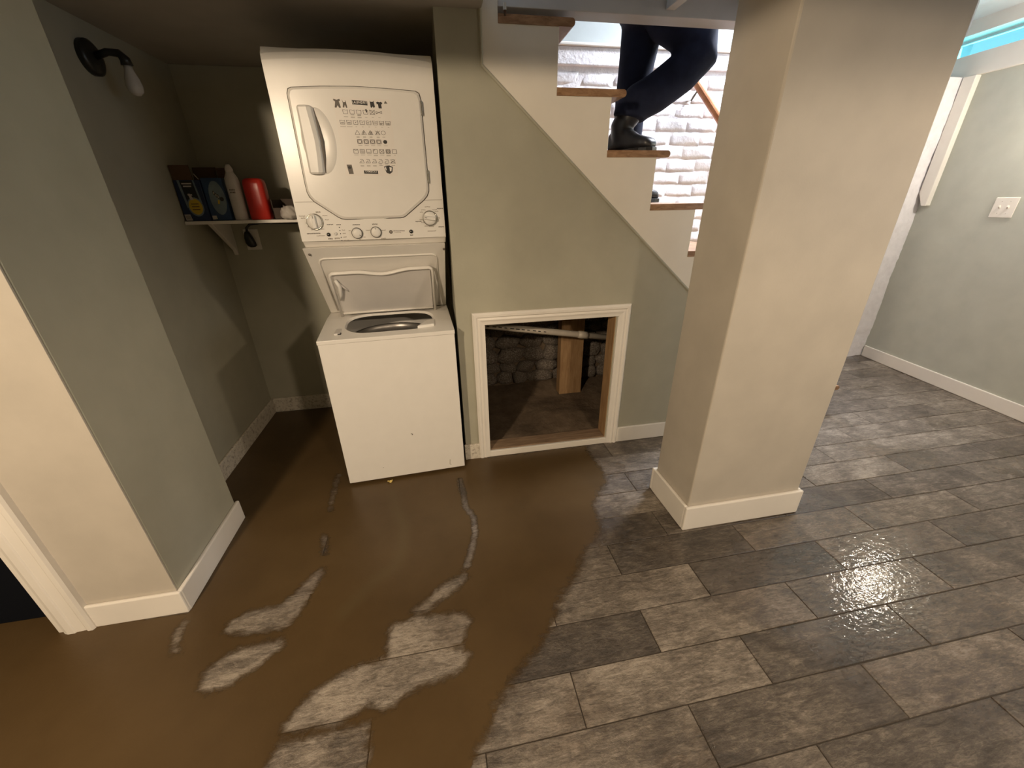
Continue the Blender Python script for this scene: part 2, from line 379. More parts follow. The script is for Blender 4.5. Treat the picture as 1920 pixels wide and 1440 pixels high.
for j in range(13):
    z = 1.085 + .0765 * j
    for i in range(9):
        x = .62 + .213 * i + (.106 if j % 2 else 0)
        o = bpy.data.objects.new('brick', random.choice(bmesh_var)); col.objects.link(o); o.parent = wb
        o.location = Vector((x, 2.797 + random.uniform(-.001, .003), z + random.uniform(-.002, .002))) - wb.location
        o.rotation_euler = (random.uniform(-.03, .03), random.uniform(-.012, .012), random.uniform(-.02, .02))
# rough plaster end of the back wall beside the right wall
pv, pf = [], []
rn_ = random.Random(3); nz = 60
for j in range(nz + 1):
    z = 2.08 * j / nz
    for i in range(9):
        x = 3.30 + (xr(2.785) + .012 - 3.30) * i / 8
        d = .012 * math.sin(z * 9 + i) * .4 + rn_.uniform(-.004, .004)
        if i == 8: x += rn_.uniform(-.008, .006)
        pv.append((x, 2.785 + d, z))
for j in range(nz):
    for i in range(8): pf.append((j * 9 + i, j * 9 + i + 1, (j + 1) * 9 + i + 1, (j + 1) * 9 + i))
B().add(pv, pf).build('rough_plaster', 'brick', wb, smooth=True)

# stair wall with the crawl-space hatch
ws = B()
ws.prism([(.068, 0), (.206, 0), (.206, CZ), (.068, CZ)], 'y', W, W + .1)
ws.prism([(.206, .788), (.905, .788), (.905, 1.250), (.244, 1.829), (.244, CZ), (.206, CZ)], 'y', W, W + .1)
ws.prism([(.905, 0), (2.335, 0), (.905, 1.250)], 'y', W, W + .1)
ws.build('wall_stair', 'sage', **ST)
boxo('wall_niche_right', (.068, .12, W + .1, 2.85, 0, CZ), 'sage', **ST)
# hatch trim: moulded casing boards
hat = thing('trim_1', (.56, W, 0), **ST)
def casing(name, p0, p1, wdt, side, parent):
    # p0->p1 along the outer edge in x,z ; profile steps towards the opening ('side' unit vector)
    prof = [(0, .010), (.010, .018), (.020, .018), (.026, .013), (.036, .016), (.046, .012), (wdt, .010)]
    d = Vector((p1[0] - p0[0], 0, p1[1] - p0[1])).normalized(); s_ = Vector((side[0], 0, side[1]))
    rings = []
    for (end, q) in ((0, p0), (1, p1)):
        ring = []
        for (a_, h_) in [(0, 0)] + prof + [(wdt, 0)]:
            mit = 0
            if end == 0 and q[2]: mit = a_ * q[2]
            if end == 1 and q[2]: mit = -a_ * q[2]
            P = Vector((q[0], W - h_, q[1])) + s_ * a_ + d * mit
            ring.append(P)
        rings.append(ring)
    B().rings(rings).build(name, 'trim', parent)
casing('casing_board', (.143, .852, 1), (.979, .852, 1), .062, (0, -1), hat)
casing('casing_board', (.143, 0, 0), (.143, .852, 1), .062, (1, 0), hat)
casing('casing_board', (.979, .852, 1), (.979, 0, 0), .068, (-1, 0), hat)
boxo('sill_board', (.205, .911, W - .012, W + .004, 0, .038), 'trim', hat, .003)
# rough framing inside the hatch
fr = thing('hatch_framing', (.56, W + .06, 0), 'bare lumber framing inside the crawl-space hatch', 'framing')
boxo('stud', (.902, .942, W + .004, W + .098, 0, .80), 'stud', fr, .002)
boxo('bottom_plate', (.190, .902, W + .006, W + .098, -.002, .042), 'oldwood', fr, .003)
# baseboards
boxo('baseboard_stair_left', (.060, .145, W - .014, W, 0, .098), 'trim_dirty', None, .004, **ST)
boxo('baseboard_stair_right', (.979, 2.33, W - .014, W, 0, .100), 'trim', None, .004, **ST)
# crawl space
dv, df = [], []
nx, ny = 60, 34; rn_ = random.Random(5)
for j in range(ny + 1):
    for i in range(nx + 1):
        x, y = .12 + 1.5 * i / nx, W + .10 + (2.80 - W - .10) * j / ny
        z = .006 + .012 * math.sin(x * 9 + 1) * math.cos(y * 11) + rn_.uniform(-.004, .004) + .03 * max(0, (y - 2.55) / .2) - .02 * max(0, 1 - (y - W - .1) / .06)
        dv.append((x, y, z))
for j in range(ny):
    for i in range(nx): df.append((j * (nx + 1) + i, j * (nx + 1) + i + 1, (j + 1) * (nx + 1) + i + 1, (j + 1) * (nx + 1) + i))
B().add(dv, df).build('dirt_ground', 'dirt', None, smooth=True, label='bare dirt ground inside the crawl space', cat='dirt', kind='stuff')
rw_ = B().box(.12, 1.62, 2.775, 2.796, 0, 1.15).build('wall_crawl_back', 'dirt', **ST)
stv = []
for q in range(8):
    bm = bmesh.new(); bmesh.ops.create_icosphere(bm, subdivisions=2, radius=1); rs = random.Random(40 + q)
    for v_ in bm.verts:
        c_ = v_.co; e = .8; c_.x = math.copysign(abs(c_.x) ** e, c_.x); c_.z = math.copysign(abs(c_.z) ** e, c_.z)
        c_ *= 1 + rs.uniform(-.16, .16)
    me = bpy.data.meshes.new('stone'); bm.to_mesh(me); bm.free(); me.materials.append(M['rubble'])
    for p_ in me.polygons: p_.use_smooth = True
    stv.append(me)
rs = random.Random(11)
z = .05
while z < 1.05:
    hgt = rs.uniform(.035, .06); x = .13 + rs.uniform(0, .06)
    while x < 1.55:
        wd = rs.uniform(.05, .11)
        o = bpy.data.objects.new('stone', rs.choice(stv)); col.objects.link(o); o.parent = rw_
        o.location = Vector((x + wd, 2.772 + rs.uniform(-.012, .012), z + hgt)) - rw_.location; o.scale = (wd * 1.06, .05, hgt * 1.12)
        o.rotation_euler = (0, rs.uniform(-.12, .12), 0); x += wd * 2
    z += hgt * 2
boxo('wooden_post', (.815, .985, 2.56, 2.64, .015, 1.2), 'stud', None, .003, label='square wooden post standing inside the crawl space', cat='post')
pp = thing('plastic_pipe', (.6, 2.3, .5), 'white plastic pipe slanting across inside the crawl-space hatch', 'pipe')
B().tube([(.13, 2.18, .722), (1.30, 2.34, .478)], .020, 14).build('pipe_run', 'pipe', pp, smooth=True)
for q in range(11):
    t0 = .10 + .03 * q; A0, A1 = Vector((.13, 2.18, .722)), Vector((1.30, 2.34, .478)); d = (A1 - A0)
    p0 = A0 + d * t0 + Vector((-.002, -.0200, .0015)); p1 = A0 + d * (t0 + random.uniform(.012, .022)) + Vector((-.002, -.0200, .0015))
    B().tube([p0, p1], .0028, 4).build('printed_mark', 'ink', pp)
B().tube([A0 + d * .60, A0 + d * .60 + (d.normalized() * .02), A0 + d * .60 + (d.normalized() * .07)], [.021, .0245, .0245], 14).build('coupling', 'pipe', pp, smooth=True)

# niche
boxo('wall_niche_back', (-1.36, .12, 2.75, 2.87, 0, CZ), 'sage', **ST)
boxo('wall_niche_left', (-1.36, -1.24, 1.64, 2.80, 0, CZ), 'sage', **ST)
boxo('baseboard_niche_back', (-1.226, .06, 2.736, 2.75, 0, .108), 'trim_dirty', None, .004, **ST)
boxo('baseboard_niche_left', (-1.24, -1.226, 1.66, 2.75, 0, .105), 'trim_dirty', None, .004, **ST)
# pier and doorway
wp_ = B().prism([(-1.385, 1.178), (-1.022, 1.178), (-1.022, 1.635), (-1.385, 1.635)], 'z', 0, CZ).build('wall_pier', 'sage', None, .004, **ST)
B().prism([(-1.390, 1.172), (-1.0235, 1.172), (-1.0235, 1.178), (-1.390, 1.178)], 'z', 0, CZ).build('wall_pier_front', 'sage_col', None, .001, **ST)
boxo('baseboard_pier_front', (-1.305, -1.008, 1.158, 1.172, 0, .105), 'trim', None, .005, **ST)
boxo('baseboard_pier_side', (-1.022, -1.006, 1.166, 1.645, 0, .105), 'trim', None, .005, **ST)
dc = thing('trim_2', (-1.35, 1.165, 0), **ST)
prof = [(-1.394, 1.172), (-1.394, 1.150), (-1.382, 1.146), (-1.362, 1.146), (-1.358, 1.150), (-1.330, 1.152), (-1.322, 1.147), (-1.308, 1.147), (-1.303, 1.155), (-1.303, 1.172)]
B().prism(prof, 'z', 0, CZ).build('casing_board', 'trim', dc)
boxo('door_jamb', (-1.42, -1.388, 1.160, 1.30, 0, CZ), 'trim', dc, .002)
boxo('doorway_shade_sheet', (-2.19, -1.425, 1.235, 1.27, .006, CZ - .01), 'unlit_shade', **ST)  # added black sheet in place of the shade inside the doorway
boxo('wall_doorway_left', (-2.75, -2.2, 1.178, 1.30, 0, CZ), 'sage', **ST)
boxo('wall_dark_back', (-2.75, -1.385, 2.4, 2.5, 0, CZ), 'unlit_shade', **ST)
boxo('wall_dark_left', (-2.80, -2.70, 1.30, 2.5, 0, CZ), 'unlit_shade', **ST)
boxo('wall_dark_right', (-1.40, -1.386, 1.30, 2.4, 0, CZ), 'unlit_shade', **ST)
# room behind the camera
boxo('wall_left', (-2.80, -2.70, -3.0, 1.30, 0, CZ), 'sage', **ST)
boxo('wall_front', (-2.80, 3.4, -3.1, -3.0, 0, CZ), 'sage', **ST)
# column
B().prism([(.986, 1.180), (1.543, 1.180), (1.543, 1.450), (.986, 1.450)], 'z', 0, 1.95).build('column', 'sage_col', None, .006, label='square painted support column with white baseboard in the middle', cat='column')
cbb = B(); 
for (q0, q1) in (((.970, 1.164), (1.559, 1.180)), ((.970, 1.450), (1.559, 1.466)), ((.970, 1.180), (.986, 1.450)), ((1.543, 1.180), (1.559, 1.450))):
    cbb.box(q0[0], q1[0], q0[1], q1[1], 0, .126)
cbb.build('baseboard_column', 'trim', None, .005, **ST)
# ceiling, beam, header, joists
cl = B()
cl.box(-2.8, 3.9, -3.1, 1.18, CZ, 2.06); cl.box(-2.8, .244, 1.18, 2.95, CZ, 2.06)
cl.build('ceiling', 'ceil', **ST)
B().box(.244, 4.1, 1.18, 2.0, 2.42, 2.48).box(2.6, 4.1, 2.0, 3.12, 2.42, 2.48).build('ceiling_upper', 'white_ceil', **ST)
boxo('trim_3', (-1.02, 3.85, 1.185, 1.445, 1.952, 2.42), 'white_ceil', **ST)
hd = boxo('trim_4', (.306, 2.50, W + .004, W + .095, 2.008, 2.42), 'white_ceil', **ST)
for x in (.985, 1.39):
    boxo('joist', (x, x + .038, 1.445, W + .002, 2.028, 2.42), 'white_ceil', hd, .002)
# stairwell shaft going up to the floor above
boxo('wall_stairwell_front', (-.95, 2.7, W + .095, W + .15, 2.43, 4.1), 'upper', **ST)
boxo('wall_stairwell_right', (2.6, 2.7, W + .095, 2.97, 2.43, 4.1), 'upper', **ST)
boxo('wall_stairwell_left', (-.95, -.85, W + .095, 2.97, 2.06, 4.1), 'upper', **ST)
boxo('ceiling_stairwell', (-.95, 2.7, W + .095, 2.97, 4.1, 4.16), 'upper', **ST)

# ================================================================== STAIRS
RISE, RUN = .2203, .2375
st = thing('staircase', (1.4, 2.35, 0), 'white painted staircase with brown wooden treads rising to the left', 'stairs')
treads = []
for k in range(9):
    zt = 1.985 - RISE * k; xl = .307 + RUN * k; treads.append((xl, zt))
    xe = xl + .303; t_ = .028
    pr_ = [(xl, zt), (xl, zt - t_), (xe - .012, zt - t_)] + [(xe - .013 + .013 * math.cos(a_), zt - t_ / 2 + t_ / 2 * math.sin(a_)) for a_ in np.linspace(-math.pi / 2.2, math.pi / 2.2, 7)] + [(xe - .013, zt)]
    B().prism(pr_, 'y', W - .006, 2.79).build('tread', 'tread', st, origin=(xl + .15, 2.34, zt))
    if zt - t_ > 0:
        boxo('riser', (xl + RUN - .006, xl + RUN + .012, W + .05, 2.785, max(0, zt - RISE), zt - t_), 'skirt', st, .001)
sk = [(.244, 1.829)]
pts = [(.244, 2.44), (.306, 2.44)]
for k in range(9):
    xl, zt = treads[k]
    pts += [(xl, zt - .028), (xl + RUN + .002, zt - .028)]
pts += [(treads[8][0] + RUN + .002, 0), (2.335, 0)]
B().prism(sk + pts, 'y', W - .004, W + .06).build('skirt_board', 'skirt', st, .0015)
# thin bead along the lower edge of the skirt
bd = [(.240, W - .006, 2.0), (.240, W - .006, 1.827), (2.33, W - .006, -.0)]
bd[2] = (2.30, W - .006, .028)
B().tube(bd, .006, 8).build('bead_moulding', 'sage', st)
# landing upstairs
boxo('landing', (-.85, .30, W + .15, 2.80, 2.07, 2.2), 'tread', st)
# handrail on the brick wall
hr = thing('handrail', (2.1, 2.72, 1.2), 'round wooden handrail fixed to the white brick wall', 'handrail')
h0, h1 = Vector((1.645, 2.715, 1.995)), Vector((2.75, 2.715, .975))
B().tube([h0, h1], .022, 14).build('rail', 'rail', hr, smooth=False)
for t_ in (.03, .5, .9):
    q = h0.lerp(h1, t_)
    B().tube([(q.x - .02, 2.80, q.z - .06), (q.x - .02, 2.74, q.z - .065), (q.x, 2.72, q.z - .02)], .007, 8).build('bracket', 'chrome', hr)

# ================================================================== STACKED WASHER AND DRYER (local: x across, y depth from the washer front, z up)
wd = thing('stacked_washer_dryer', (-.2515, 1.7975, 0), 'white stacked laundry center, dryer above a washer with its lid open', 'washer dryer', rz=R(3.1))
L = dict(local=True)
body = B()
X0, X1, D1 = -.302, .302, .64
body.box(X0, X1, 0, .012, .018, .783); body.box(X0, X0 + .012, .012, D1, .018, .783); body.box(X1 - .012, X1, .012, D1, .018, .783); body.box(X0, X1, D1 - .012, D1, .018, .783); body.box(X0 + .012, X1 - .012, .012, D1 - .012, .018, .03)
wb_ = body.build('washer_cabinet', 'enamel', wd, .003, **L)
for sx in (-.25, .25):
    for sy in (.06, .58):
        B().lathe([(.022, 0), (.022, .008), (.012, .009), (.012, .019)], (sx, sy, 0), 14).build('foot', 'black', wd, **L)
# scuffs on the washer front
B().tube([(.040, -.0005, .270), (.048, -.001, .266), (.046, -.001, .262)], .0022, 6).build('scuff', 'ink2', wb_, **L)
B().tube([(.225, -.0003, .075), (.222, -.0005, .045), (.229, -.0005, .040)], .0014, 6).build('scuff', 'ink3', wb_, **L)
B().tube([(-.125, -.0003, .088), (-.121, -.0005, .086)], .0016, 6).build('scuff', 'ink3', wb_, **L)
# deck with a rounded opening
def rrect(cx, cy, hx, hy, r, n=8):
    out = []
    for (sx, sy, a0) in ((1, 1, 0), (-1, 1, 90), (-1, -1, 180), (1, -1, 270)):
        for k in range(n + 1):
            a_ = R(a0 + 90 * k / n); out.append((cx + sx * (hx - r) + r * math.cos(a_), cy + sy * (hy - r) + r * math.sin(a_)))
    return out
def deckz(y): return .800 + .024 * min(1, max(0, y / .30))
hole = rrect(.008, .195, .212, .137, .115, 8); n = len(hole)
outer = []
for (x, y) in hole:
    dx, dy = x - .008, y - .195
    t_ = min((.304 / abs(dx)) if dx else 9, ((.225 if dy > 0 else .197) / abs(dy)) if dy else 9); outer.append((.0 + dx * t_ * 1.0, .195 + dy * t_))
# snap true corners
for cx, cy in ((.304, .42), (-.304, .42), (-.304, -.002), (.304, -.002)):
    j = min(range(n), key=lambda q: (outer[q][0] - cx) ** 2 + (outer[q][1] - cy) ** 2); outer[j] = (cx, cy)
dk = B(); vs = [(x, y, deckz(y)) for x, y in outer] + [(x, y, deckz(y)) for x, y in hole] + [(x * .97, .195 + (y - .195) * .96, deckz(y) - .011) for x, y in hole] + [(x, y, .783) for x, y in outer]
fs = []
for i in range(n):
    j = (i + 1) % n
    fs += [(i, j, n + j, n + i), (n + i, n + j, 2 * n + j, 2 * n + i), (3 * n + i, 3 * n + j, j, i)]
dk.add(vs, fs); dk.box(-.304, .304, .42, D1, .783, .826)
deck = dk.build('washer_deck', 'enamel', wd, .002, **L)
boxo('deck_seam', (-.3015, .3015, -.0008, .02, .7812, .7836), 'ink3', deck, 0, **L)
boxo('lid_lock', (-.238, -.212, .060, .150, deckz(.1) - .004, deckz(.1) + .003), 'panelgrey', deck, .002, **L)
boxo('lock_slot', (-.222, -.208, .058, .075, deckz(.07) - .002, deckz(.07) + .0045), 'black', deck, .001, **L)
wg = B().prism([(.135, .060), (.215, .075), (.222, .165), (.180, .150)], 'z', deckz(.1) - .03, deckz(.1) + .010)
wg.build('bleach_dispenser', 'enamel2', deck, .004, **L)
tubr = B(); tubr.rings([[(.008 + r * 1.0 * math.cos(a_), .22 + r * math.sin(a_), z) for a_ in np.linspace(0, 2 * math.pi, 36, endpoint=False)] for r, z in ((.206, .735), (.203, .742), (.197, .736), (.190, .715), (.196, .700))], cap=False)
tub = tubr.build('tub_ring', 'steel', wd, smooth=True, **L)
bk = B(); bk.rings([[(.008 + r * math.cos(a_), .22 + r * math.sin(a_), z) for a_ in np.linspace(0, 2 * math.pi, 36, endpoint=False)] for r, z in ((.196, .700), (.196, .68), (.188, .65), (.192, .64), (.192, .38), (.05, .36))], cap=False)
bk.build('basket', 'steel', tub, smooth=True, **L)
B().lathe([(.09, .36), (.075, .40), (.045, .5), (.04, .60), (.03, .63)], (.008, .22, 0), 20).build('agitator', 'panelgrey', tub, smooth=True, **L)
# slanted housing between washer and dryer (side profile in y,z)
hs = B().prism([(.115, 1.178), (.405, .826), (D1, .826), (D1, 1.178)], 'x', X0, X1)
hsg = hs.build('housing', 'enamel', wd, .003, **L)
def onslant(x, z, out=0.0):          # point on the slanted face, 'out' towards the viewer
    t_ = (1.178 - z) / (1.178 - .826); nrm = Vector((0, -.352, -.290)).normalized()
    return Vector((x, .115 + .29 * t_, z)) + nrm * out
# pressed border on the slanted face
bdr = []
for (x, z) in ((-.262, .840), (-.258, 1.105), (-.250, 1.122), (-.235, 1.128), (.240, 1.128), (.255, 1.122), (.262, 1.105), (.266, .840)):
    bdr.append(onslant(x, z, .0005))
B().tube(bdr, .0045, 8).build('pressed_rib', 'enamel', hsg, smooth=True, **L)
for x in (-.282, .296):
    q = onslant(x, 1.150, 0); B().lathe([(.006, -.002), (.006, .003), (.003, .0045)], (q.x, q.y, q.z), 10, 'y').build('screw', 'ink2', hsg, **L)
# open lid leaning on the housing
lid0, lid1 = .838, 1.075
def onlid(x, z, out=0.0):
    t_ = (z - lid0) / (lid1 - lid0); y = .318 - .135 * t_; nrm = Vector((0, -.237, -.135)).normalized()
    return Vector((x, y, z)) + nrm * out
def lid_top(x):
    return 1.062 - .017 * (.5 + .5 * math.cos(math.pi * max(-1, min(1, (x - .005) / .125)))) + .004 * (x / .23)
lp = B(); NX = 24
front = [onlid(-.222 + .448 * i / NX, lid_top(-.222 + .448 * i / NX), .0) for i in range(NX + 1)]
vs = [onlid(p_.x, lid0, 0) for p_ in front] + front; vs += [v_ + Vector((0, .012, .004)) for v_ in vs]
fs = []
for i in range(NX):
    fs += [(i, i + 1, NX + 2 + i, NX + 1 + i)]; o_ = 2 * (NX + 1); fs += [(o_ + i + 1, o_ + i, o_ + NX + 1 + i, o_ + NX + 2 + i), (NX + 1 + i, NX + 2 + i, o_ + NX + 2 + i, o_ + NX + 1 + i)]
lid = lp.add(vs, fs).build('washer_lid', 'panelgrey', wd, **L)
rim = [onlid(-.232, lid0 - .020, .006), onlid(-.232, lid_top(-.23) - .02, .006), onlid(-.228, lid_top(-.23) - .004, .006)] + [onlid(x, lid_top(x) + .002, .006) for x in np.linspace(-.218, .220, 19)] + [onlid(.232, lid_top(.23) - .004, .006), onlid(.236, lid_top(.23) - .02, .006), onlid(.236, lid0 - .022, .006)]
B().tube(rim, [(.010, .007)] * len(rim), 10).build('lid_rim', 'enamel', lid, smooth=True, **L)
B().tube([onlid(-.222, lid0 + .004, .004), onlid(.226, lid0 + .004, .004)], .006, 8).build('lid_hinge_bar', 'enamel', lid, smooth=True, **L)
lt = B().tube([onlid(-.212, 1.030, .010), onlid(-.200, 1.000, .014), onlid(-.206, .960, .012), onlid(-.214, .925, .010)], [.007, .010, .009, .006], 8)
lt.build('lid_latch', 'enamel2', lid, smooth=True, **L)
B().tube([onlid(-.204, 1.012, .008), onlid(-.176, .976, .004), onlid(-.168, .962, .002)], [.006, .005, .002], 8).build('lid_latch', 'panelgrey', lid, smooth=True, **L)
# dryer cabinet
DX0, DX1, DF = -.296, .308, .12
dr = B().prism([(DF + .004, 1.205), (DF + .030, 1.178), (D1, 1.178), (D1, 1.864), (DF + .022, 1.864), (DF + .004, 1.838)], 'x', DX0, DX1)
dryer = dr.build('dryer_cabinet', 'enamel', wd, .004, **L)
# bulged front skin of the dryer
fv, ff = [], []
zs = [1.205, 1.21, 1.28, 1.355, 1.358, 1.45, 1.56, 1.67, 1.76, 1.825, 1.846, 1.858]
for z in zs:
    for i in range(17):
        u = -1 + 2 * i / 16; x = (DX0 + DX1) / 2 + u * .302
        bul = .010 * (1 - u * u)
        topdrop = .012 * (1 - u * u) if z > 1.82 else 0
        y = DF - bul + (.018 if z > 1.85 else .006 if z > 1.84 else 0)
        fv.append((x, y, z + (topdrop - .006 if z > 1.82 else 0)))
for j in range(len(zs) - 1):
    for i in range(16): ff.append((j * 17 + i, j * 17 + i + 1, (j + 1) * 17 + i + 1, (j + 1) * 17 + i))
# close towards the cabinet
nb_ = len(fv); border = [i for i in range(17)] + [17 * j + 16 for j in range(1, len(zs))] + [17 * (len(zs) - 1) + i for i in range(15, -1, -1)] + [17 * j for j in range(len(zs) - 2, 0, -1)]
fv += [(fv[i][0], DF + .024, fv[i][2]) for i in border]
for i in range(len(border)): ff.append((border[i], nb_ + i, nb_ + (i + 1) % len(border), border[(i + 1) % len(border)]))
B().add(fv, ff).build('front_panel', 'enamel', dryer, smooth=False, **L)
def fy(x): 
    u = (x - (DX0 + DX1) / 2) / .302; return DF - .010 * (1 - u * u)
for (xa, xb) in ((-.290, -.214), (.226, .304)):
    B().tube([(xa, fy(xa) - .0004, 1.3565), ((xa + xb) / 2, fy((xa + xb) / 2) - .0006, 1.3565), (xb, fy(xb) - .0004, 1.3565)], .0009, 5).build('panel_seam', 'ink3', dryer, **L)
# door
door_pts = [(-.235, 1.432), (-.231, 1.719), (-.225, 1.734), (-.213, 1.739), (-.11, 1.745), (.01, 1.748), (.12, 1.746), (.233, 1.742), (.246, 1.735), (.251, 1.716), (.251, 1.419), (.249, 1.392), (.240, 1.373), (.224, 1.357), (.142, 1.297), (.131, 1.292), (.117, 1.290), (-.103, 1.289), (-.120, 1.292), (-.132, 1.298), (-.215, 1.359), (-.228, 1.376), (-.234, 1.395)]
def scaled(pts_, s_): 
    cx, cz = .008, 1.53
    return [(cx + (x - cx) * (1 + s_ / .24), cz + (z - cz) * (1 + s_ / .22)) for x, z in pts_]
gp = scaled(door_pts, .0030)
B().rings([[(x, fy(x) + .006, z) for x, z in gp], [(x, fy(x) - .0012, z) for x, z in gp]]).build('door_gap', 'gap', dryer, **L)
ins = scaled(door_pts, -.0075)
def dcap(x, z): return (x, fy(x) - .0105, z)
dd = B(); vs = [(x, fy(x) + .004, z) for x, z in door_pts] + [(x, fy(x) - .0055, z) for x, z in door_pts] + [(x, fy(x) - .0105, z) for x, z in ins]
nd = len(door_pts); fs = []
for i in range(nd):
    j = (i + 1) % nd; fs += [(i, j, nd + j, nd + i), (nd + i, nd + j, 2 * nd + j, 2 * nd + i)]
dd.add(vs, fs)
# door face: column strips so that it follows the bulge
xs_ = np.linspace(min(x for x, z in ins), max(x for x, z in ins), 12)
xs_ = sorted(set([float(x) for x in xs_[1:-1]] + [x for x, z in ins]))
def zrange(x):
    hit = []
    for i in range(nd):
        (xa, za), (xb, zb) = ins[i], ins[(i + 1) % nd]
        if (xa - x) * (xb - x) <= 1e-9 and xa != xb and min(xa, xb) - 1e-5 <= x <= max(xa, xb) + 1e-5: hit.append(za + (zb - za) * (x - xa) / (xb - xa))
    return (min(hit), max(hit))
fv, ff = [], []
for x in xs_:
    za, zb = zrange(x); fv += [(x, fy(x) - .0105, za), (x, fy(x) - .0105, zb)]
for i in range(len(xs_) - 1): ff.append((2 * i, 2 * i + 2, 2 * i + 3, 2 * i + 1))
dd.add(fv, ff)
door = dd.build('dryer_door', 'enamel', wd, **L)
# scooped recess (a shallow bowl rising proud of the door) and the pull
ring = []
for (s_, o_) in ((1.0, .0008), (.94, .0035), (.80, .0045), (.5, .003), (.0, .0008)):
    ring.append([(-.150 + .062 * s_ * math.cos(a_), fy(-.15) - .0105 - o_, 1.568 + .112 * s_ * math.sin(a_)) for a_ in np.linspace(0, 2 * math.pi, 32, endpoint=False)])
B().rings(ring, cap=False).build('handle_recess', 'enamel', door, smooth=True, **L)
hy = fy(-.18) - .0105
hp = B()
sec = [(-.206, .000), (-.206, -.014), (-.198, -.022), (-.172, -.026), (-.158, -.020), (-.150, -.004)]
rings_ = []
for z, sx, bx in ((1.683, .80, 0), (1.676, 1, .001), (1.62, 1, .006), (1.568, 1, .010), (1.51, 1, .007), (1.462, 1, .002), (1.455, .8, 0)):
    rings_.append([(-.180 + (x + .180) * sx + (bx if x > -.18 else 0), hy + y * sx, z) for x, y in sec])
B().add(*(lambda b: (b.v, b.f))(B().rings(rings_))).build('door_handle', 'enamel2', door, .002, **L)
B().tube([(-.149, hy - .003, 1.676), (-.143, hy - .004, 1.62), (-.139, hy - .004, 1.568), (-.142, hy - .004, 1.51), (-.147, hy - .003, 1.46)], [(.002, .002), (.006, .006), (.008, .008), (.006, .006), (.002, .002)], 8).build('handle_grip_gap', 'ink2', door, smooth=True, **L)
for z in (1.687, 1.446):
    B().lathe([(.0, -.024), (.0045, -.024), (.0045, .024), (.0, .024)], (.2525, fy(.25) - .006, z), 10).build('door_hinge', 'chrome', door, **L)
# control panel: dials, knobs, buttons, print
def dial(name, x, z, r, ang, kind):
    y = fy(x)
    k = B().lathe([(r * .93, 0), (r * .95, .010), (r * .88, .013), (r * .3, .0135)], (x, y, z), 28, 'y').build(name, 'enamel2', wd, smooth=True, **L)
    B().rings([[(x + rr_ * math.cos(a_), y - h_, z + rr_ * math.sin(a_)) for a_ in np.linspace(0, 2 * math.pi, 30, endpoint=False)] for rr_, h_ in ((r * 1.08, .0), (r * 1.08, .006), (r * .98, .0085), (r * .95, .005))], cap=False).build('bezel_ring', 'chrome' if kind == 'big' else 'gap', k, smooth=True, **L)
    ca, sa = math.cos(R(ang)), math.sin(R(ang))
    def P(a_, b__, h_): return (x + ca * a_ - sa * b__, y - h_, z + sa * a_ + ca * b__)
    if kind == 'big':
        w_ = r * .30
        g_ = B().rings([[P(-r * .86, -w_, .012), P(r * .86, -w_, .012), P(r * .86, w_, .012), P(-r * .86, w_, .012)], [P(-r * .80, -w_ * .7, .027), P(r * .80, -w_ * .7, .027), P(r * .80, w_ * .7, .027), P(-r * .80, w_ * .7, .027)]])
        g_.build('dial_grip', 'enamel2', k, .002, **L)
        B().tube([P(r * .45, 0, .0275), P(r * .78, 0, .0275)], .0013, 5).build('pointer_mark', 'ink2', k, **L)
    else:
        B().tube([P(r * .55, 0, .0135), P(r * .85, 0, .0132)], .0011, 5).build('pointer_mark', 'ink2', k, **L)
    return k
dial('cycle_dial', -.229, 1.281, .030, 92, 'big')
dial('cycle_dial', .244, 1.284, .029, 172, 'big')
dial('knob', -.069, 1.232, .021, -35, 'small')
dial('knob', .009, 1.234, .021, 92, 'small')
for (x, z, r, mt) in ((-.185, 1.230, .0075, 'black'), (-.157, 1.233, .0070, 'enamel2'), (.157, 1.232, .0080, 'black')):
    B().lathe([(r, 0), (r, .004), (r * .6, .006), (r * .2, .0065)], (x, fy(x), z), 16, 'y').build('button', mt, wd, smooth=True, **L)
    B().lathe([(.002, .006), (.0015, .007)], (x - .001, fy(x), z + .001), 8, 'y').build('button_tip', 'enamel2' if mt == 'black' else 'chrome', wd, **L)
B().lathe([(.0075, 0), (.0075, .0012), (.0055, .0014)], (.071, fy(.071), 1.233), 20, 'y').build('round_emblem', 'ink2', wd, **L)
B().lathe([(.0035, .0013), (.003, .0017)], (.071, fy(.071), 1.233), 12, 'y').build('emblem_centre', 'ink3', wd, **L)
for z in (1.257, 1.245, 1.232, 1.217, 1.204):
    B().lathe([(.0022, 0), (.0018, .001)], (-.137, fy(-.137), z), 8, 'y').build('indicator_light', 'ink', wd, **L)
def dashes(items, mat, name):
    b = B()
    for (x, z, ln, h_) in items:
        x0 = x - ln / 2; rr2 = random.Random(int(x * 9999) + int(z * 777))
        while x0 < x + ln / 2:
            l_ = rr2.uniform(.0022, .0042); zz = rr2.uniform(-.0005, .0005)
            b.add([(x0, fy(x0) - .0006, z - h_ / 2 + zz), (x0 + l_, fy(x0) - .0006, z - h_ / 2 + zz), (x0 + l_, fy(x0) - .0006, z + h_ / 2 + zz), (x0, fy(x0) - .0006, z + h_ / 2 + zz)], [(0, 1, 2, 3)]); x0 += l_ + .0011
    o = b.build(name, mat, wd, **L); o['kind'] = 'stuff'; return o
dashes([(-.245, 1.236, .05, .004), (.105, 1.236, .046, .0032), (-.172, 1.269, .024, .0035), (.194, 1.272, .026, .004), (.292, 1.322, .026, .004), (.291, 1.247, .024, .004), (-.067, 1.266, .030, .004), (.008, 1.266, .020, .004), (-.138, 1.268, .017, .0035), (.157, 1.217, .012, .004), (-.183, 1.213, .013, .005)], 'ink2', 'panel_lettering')
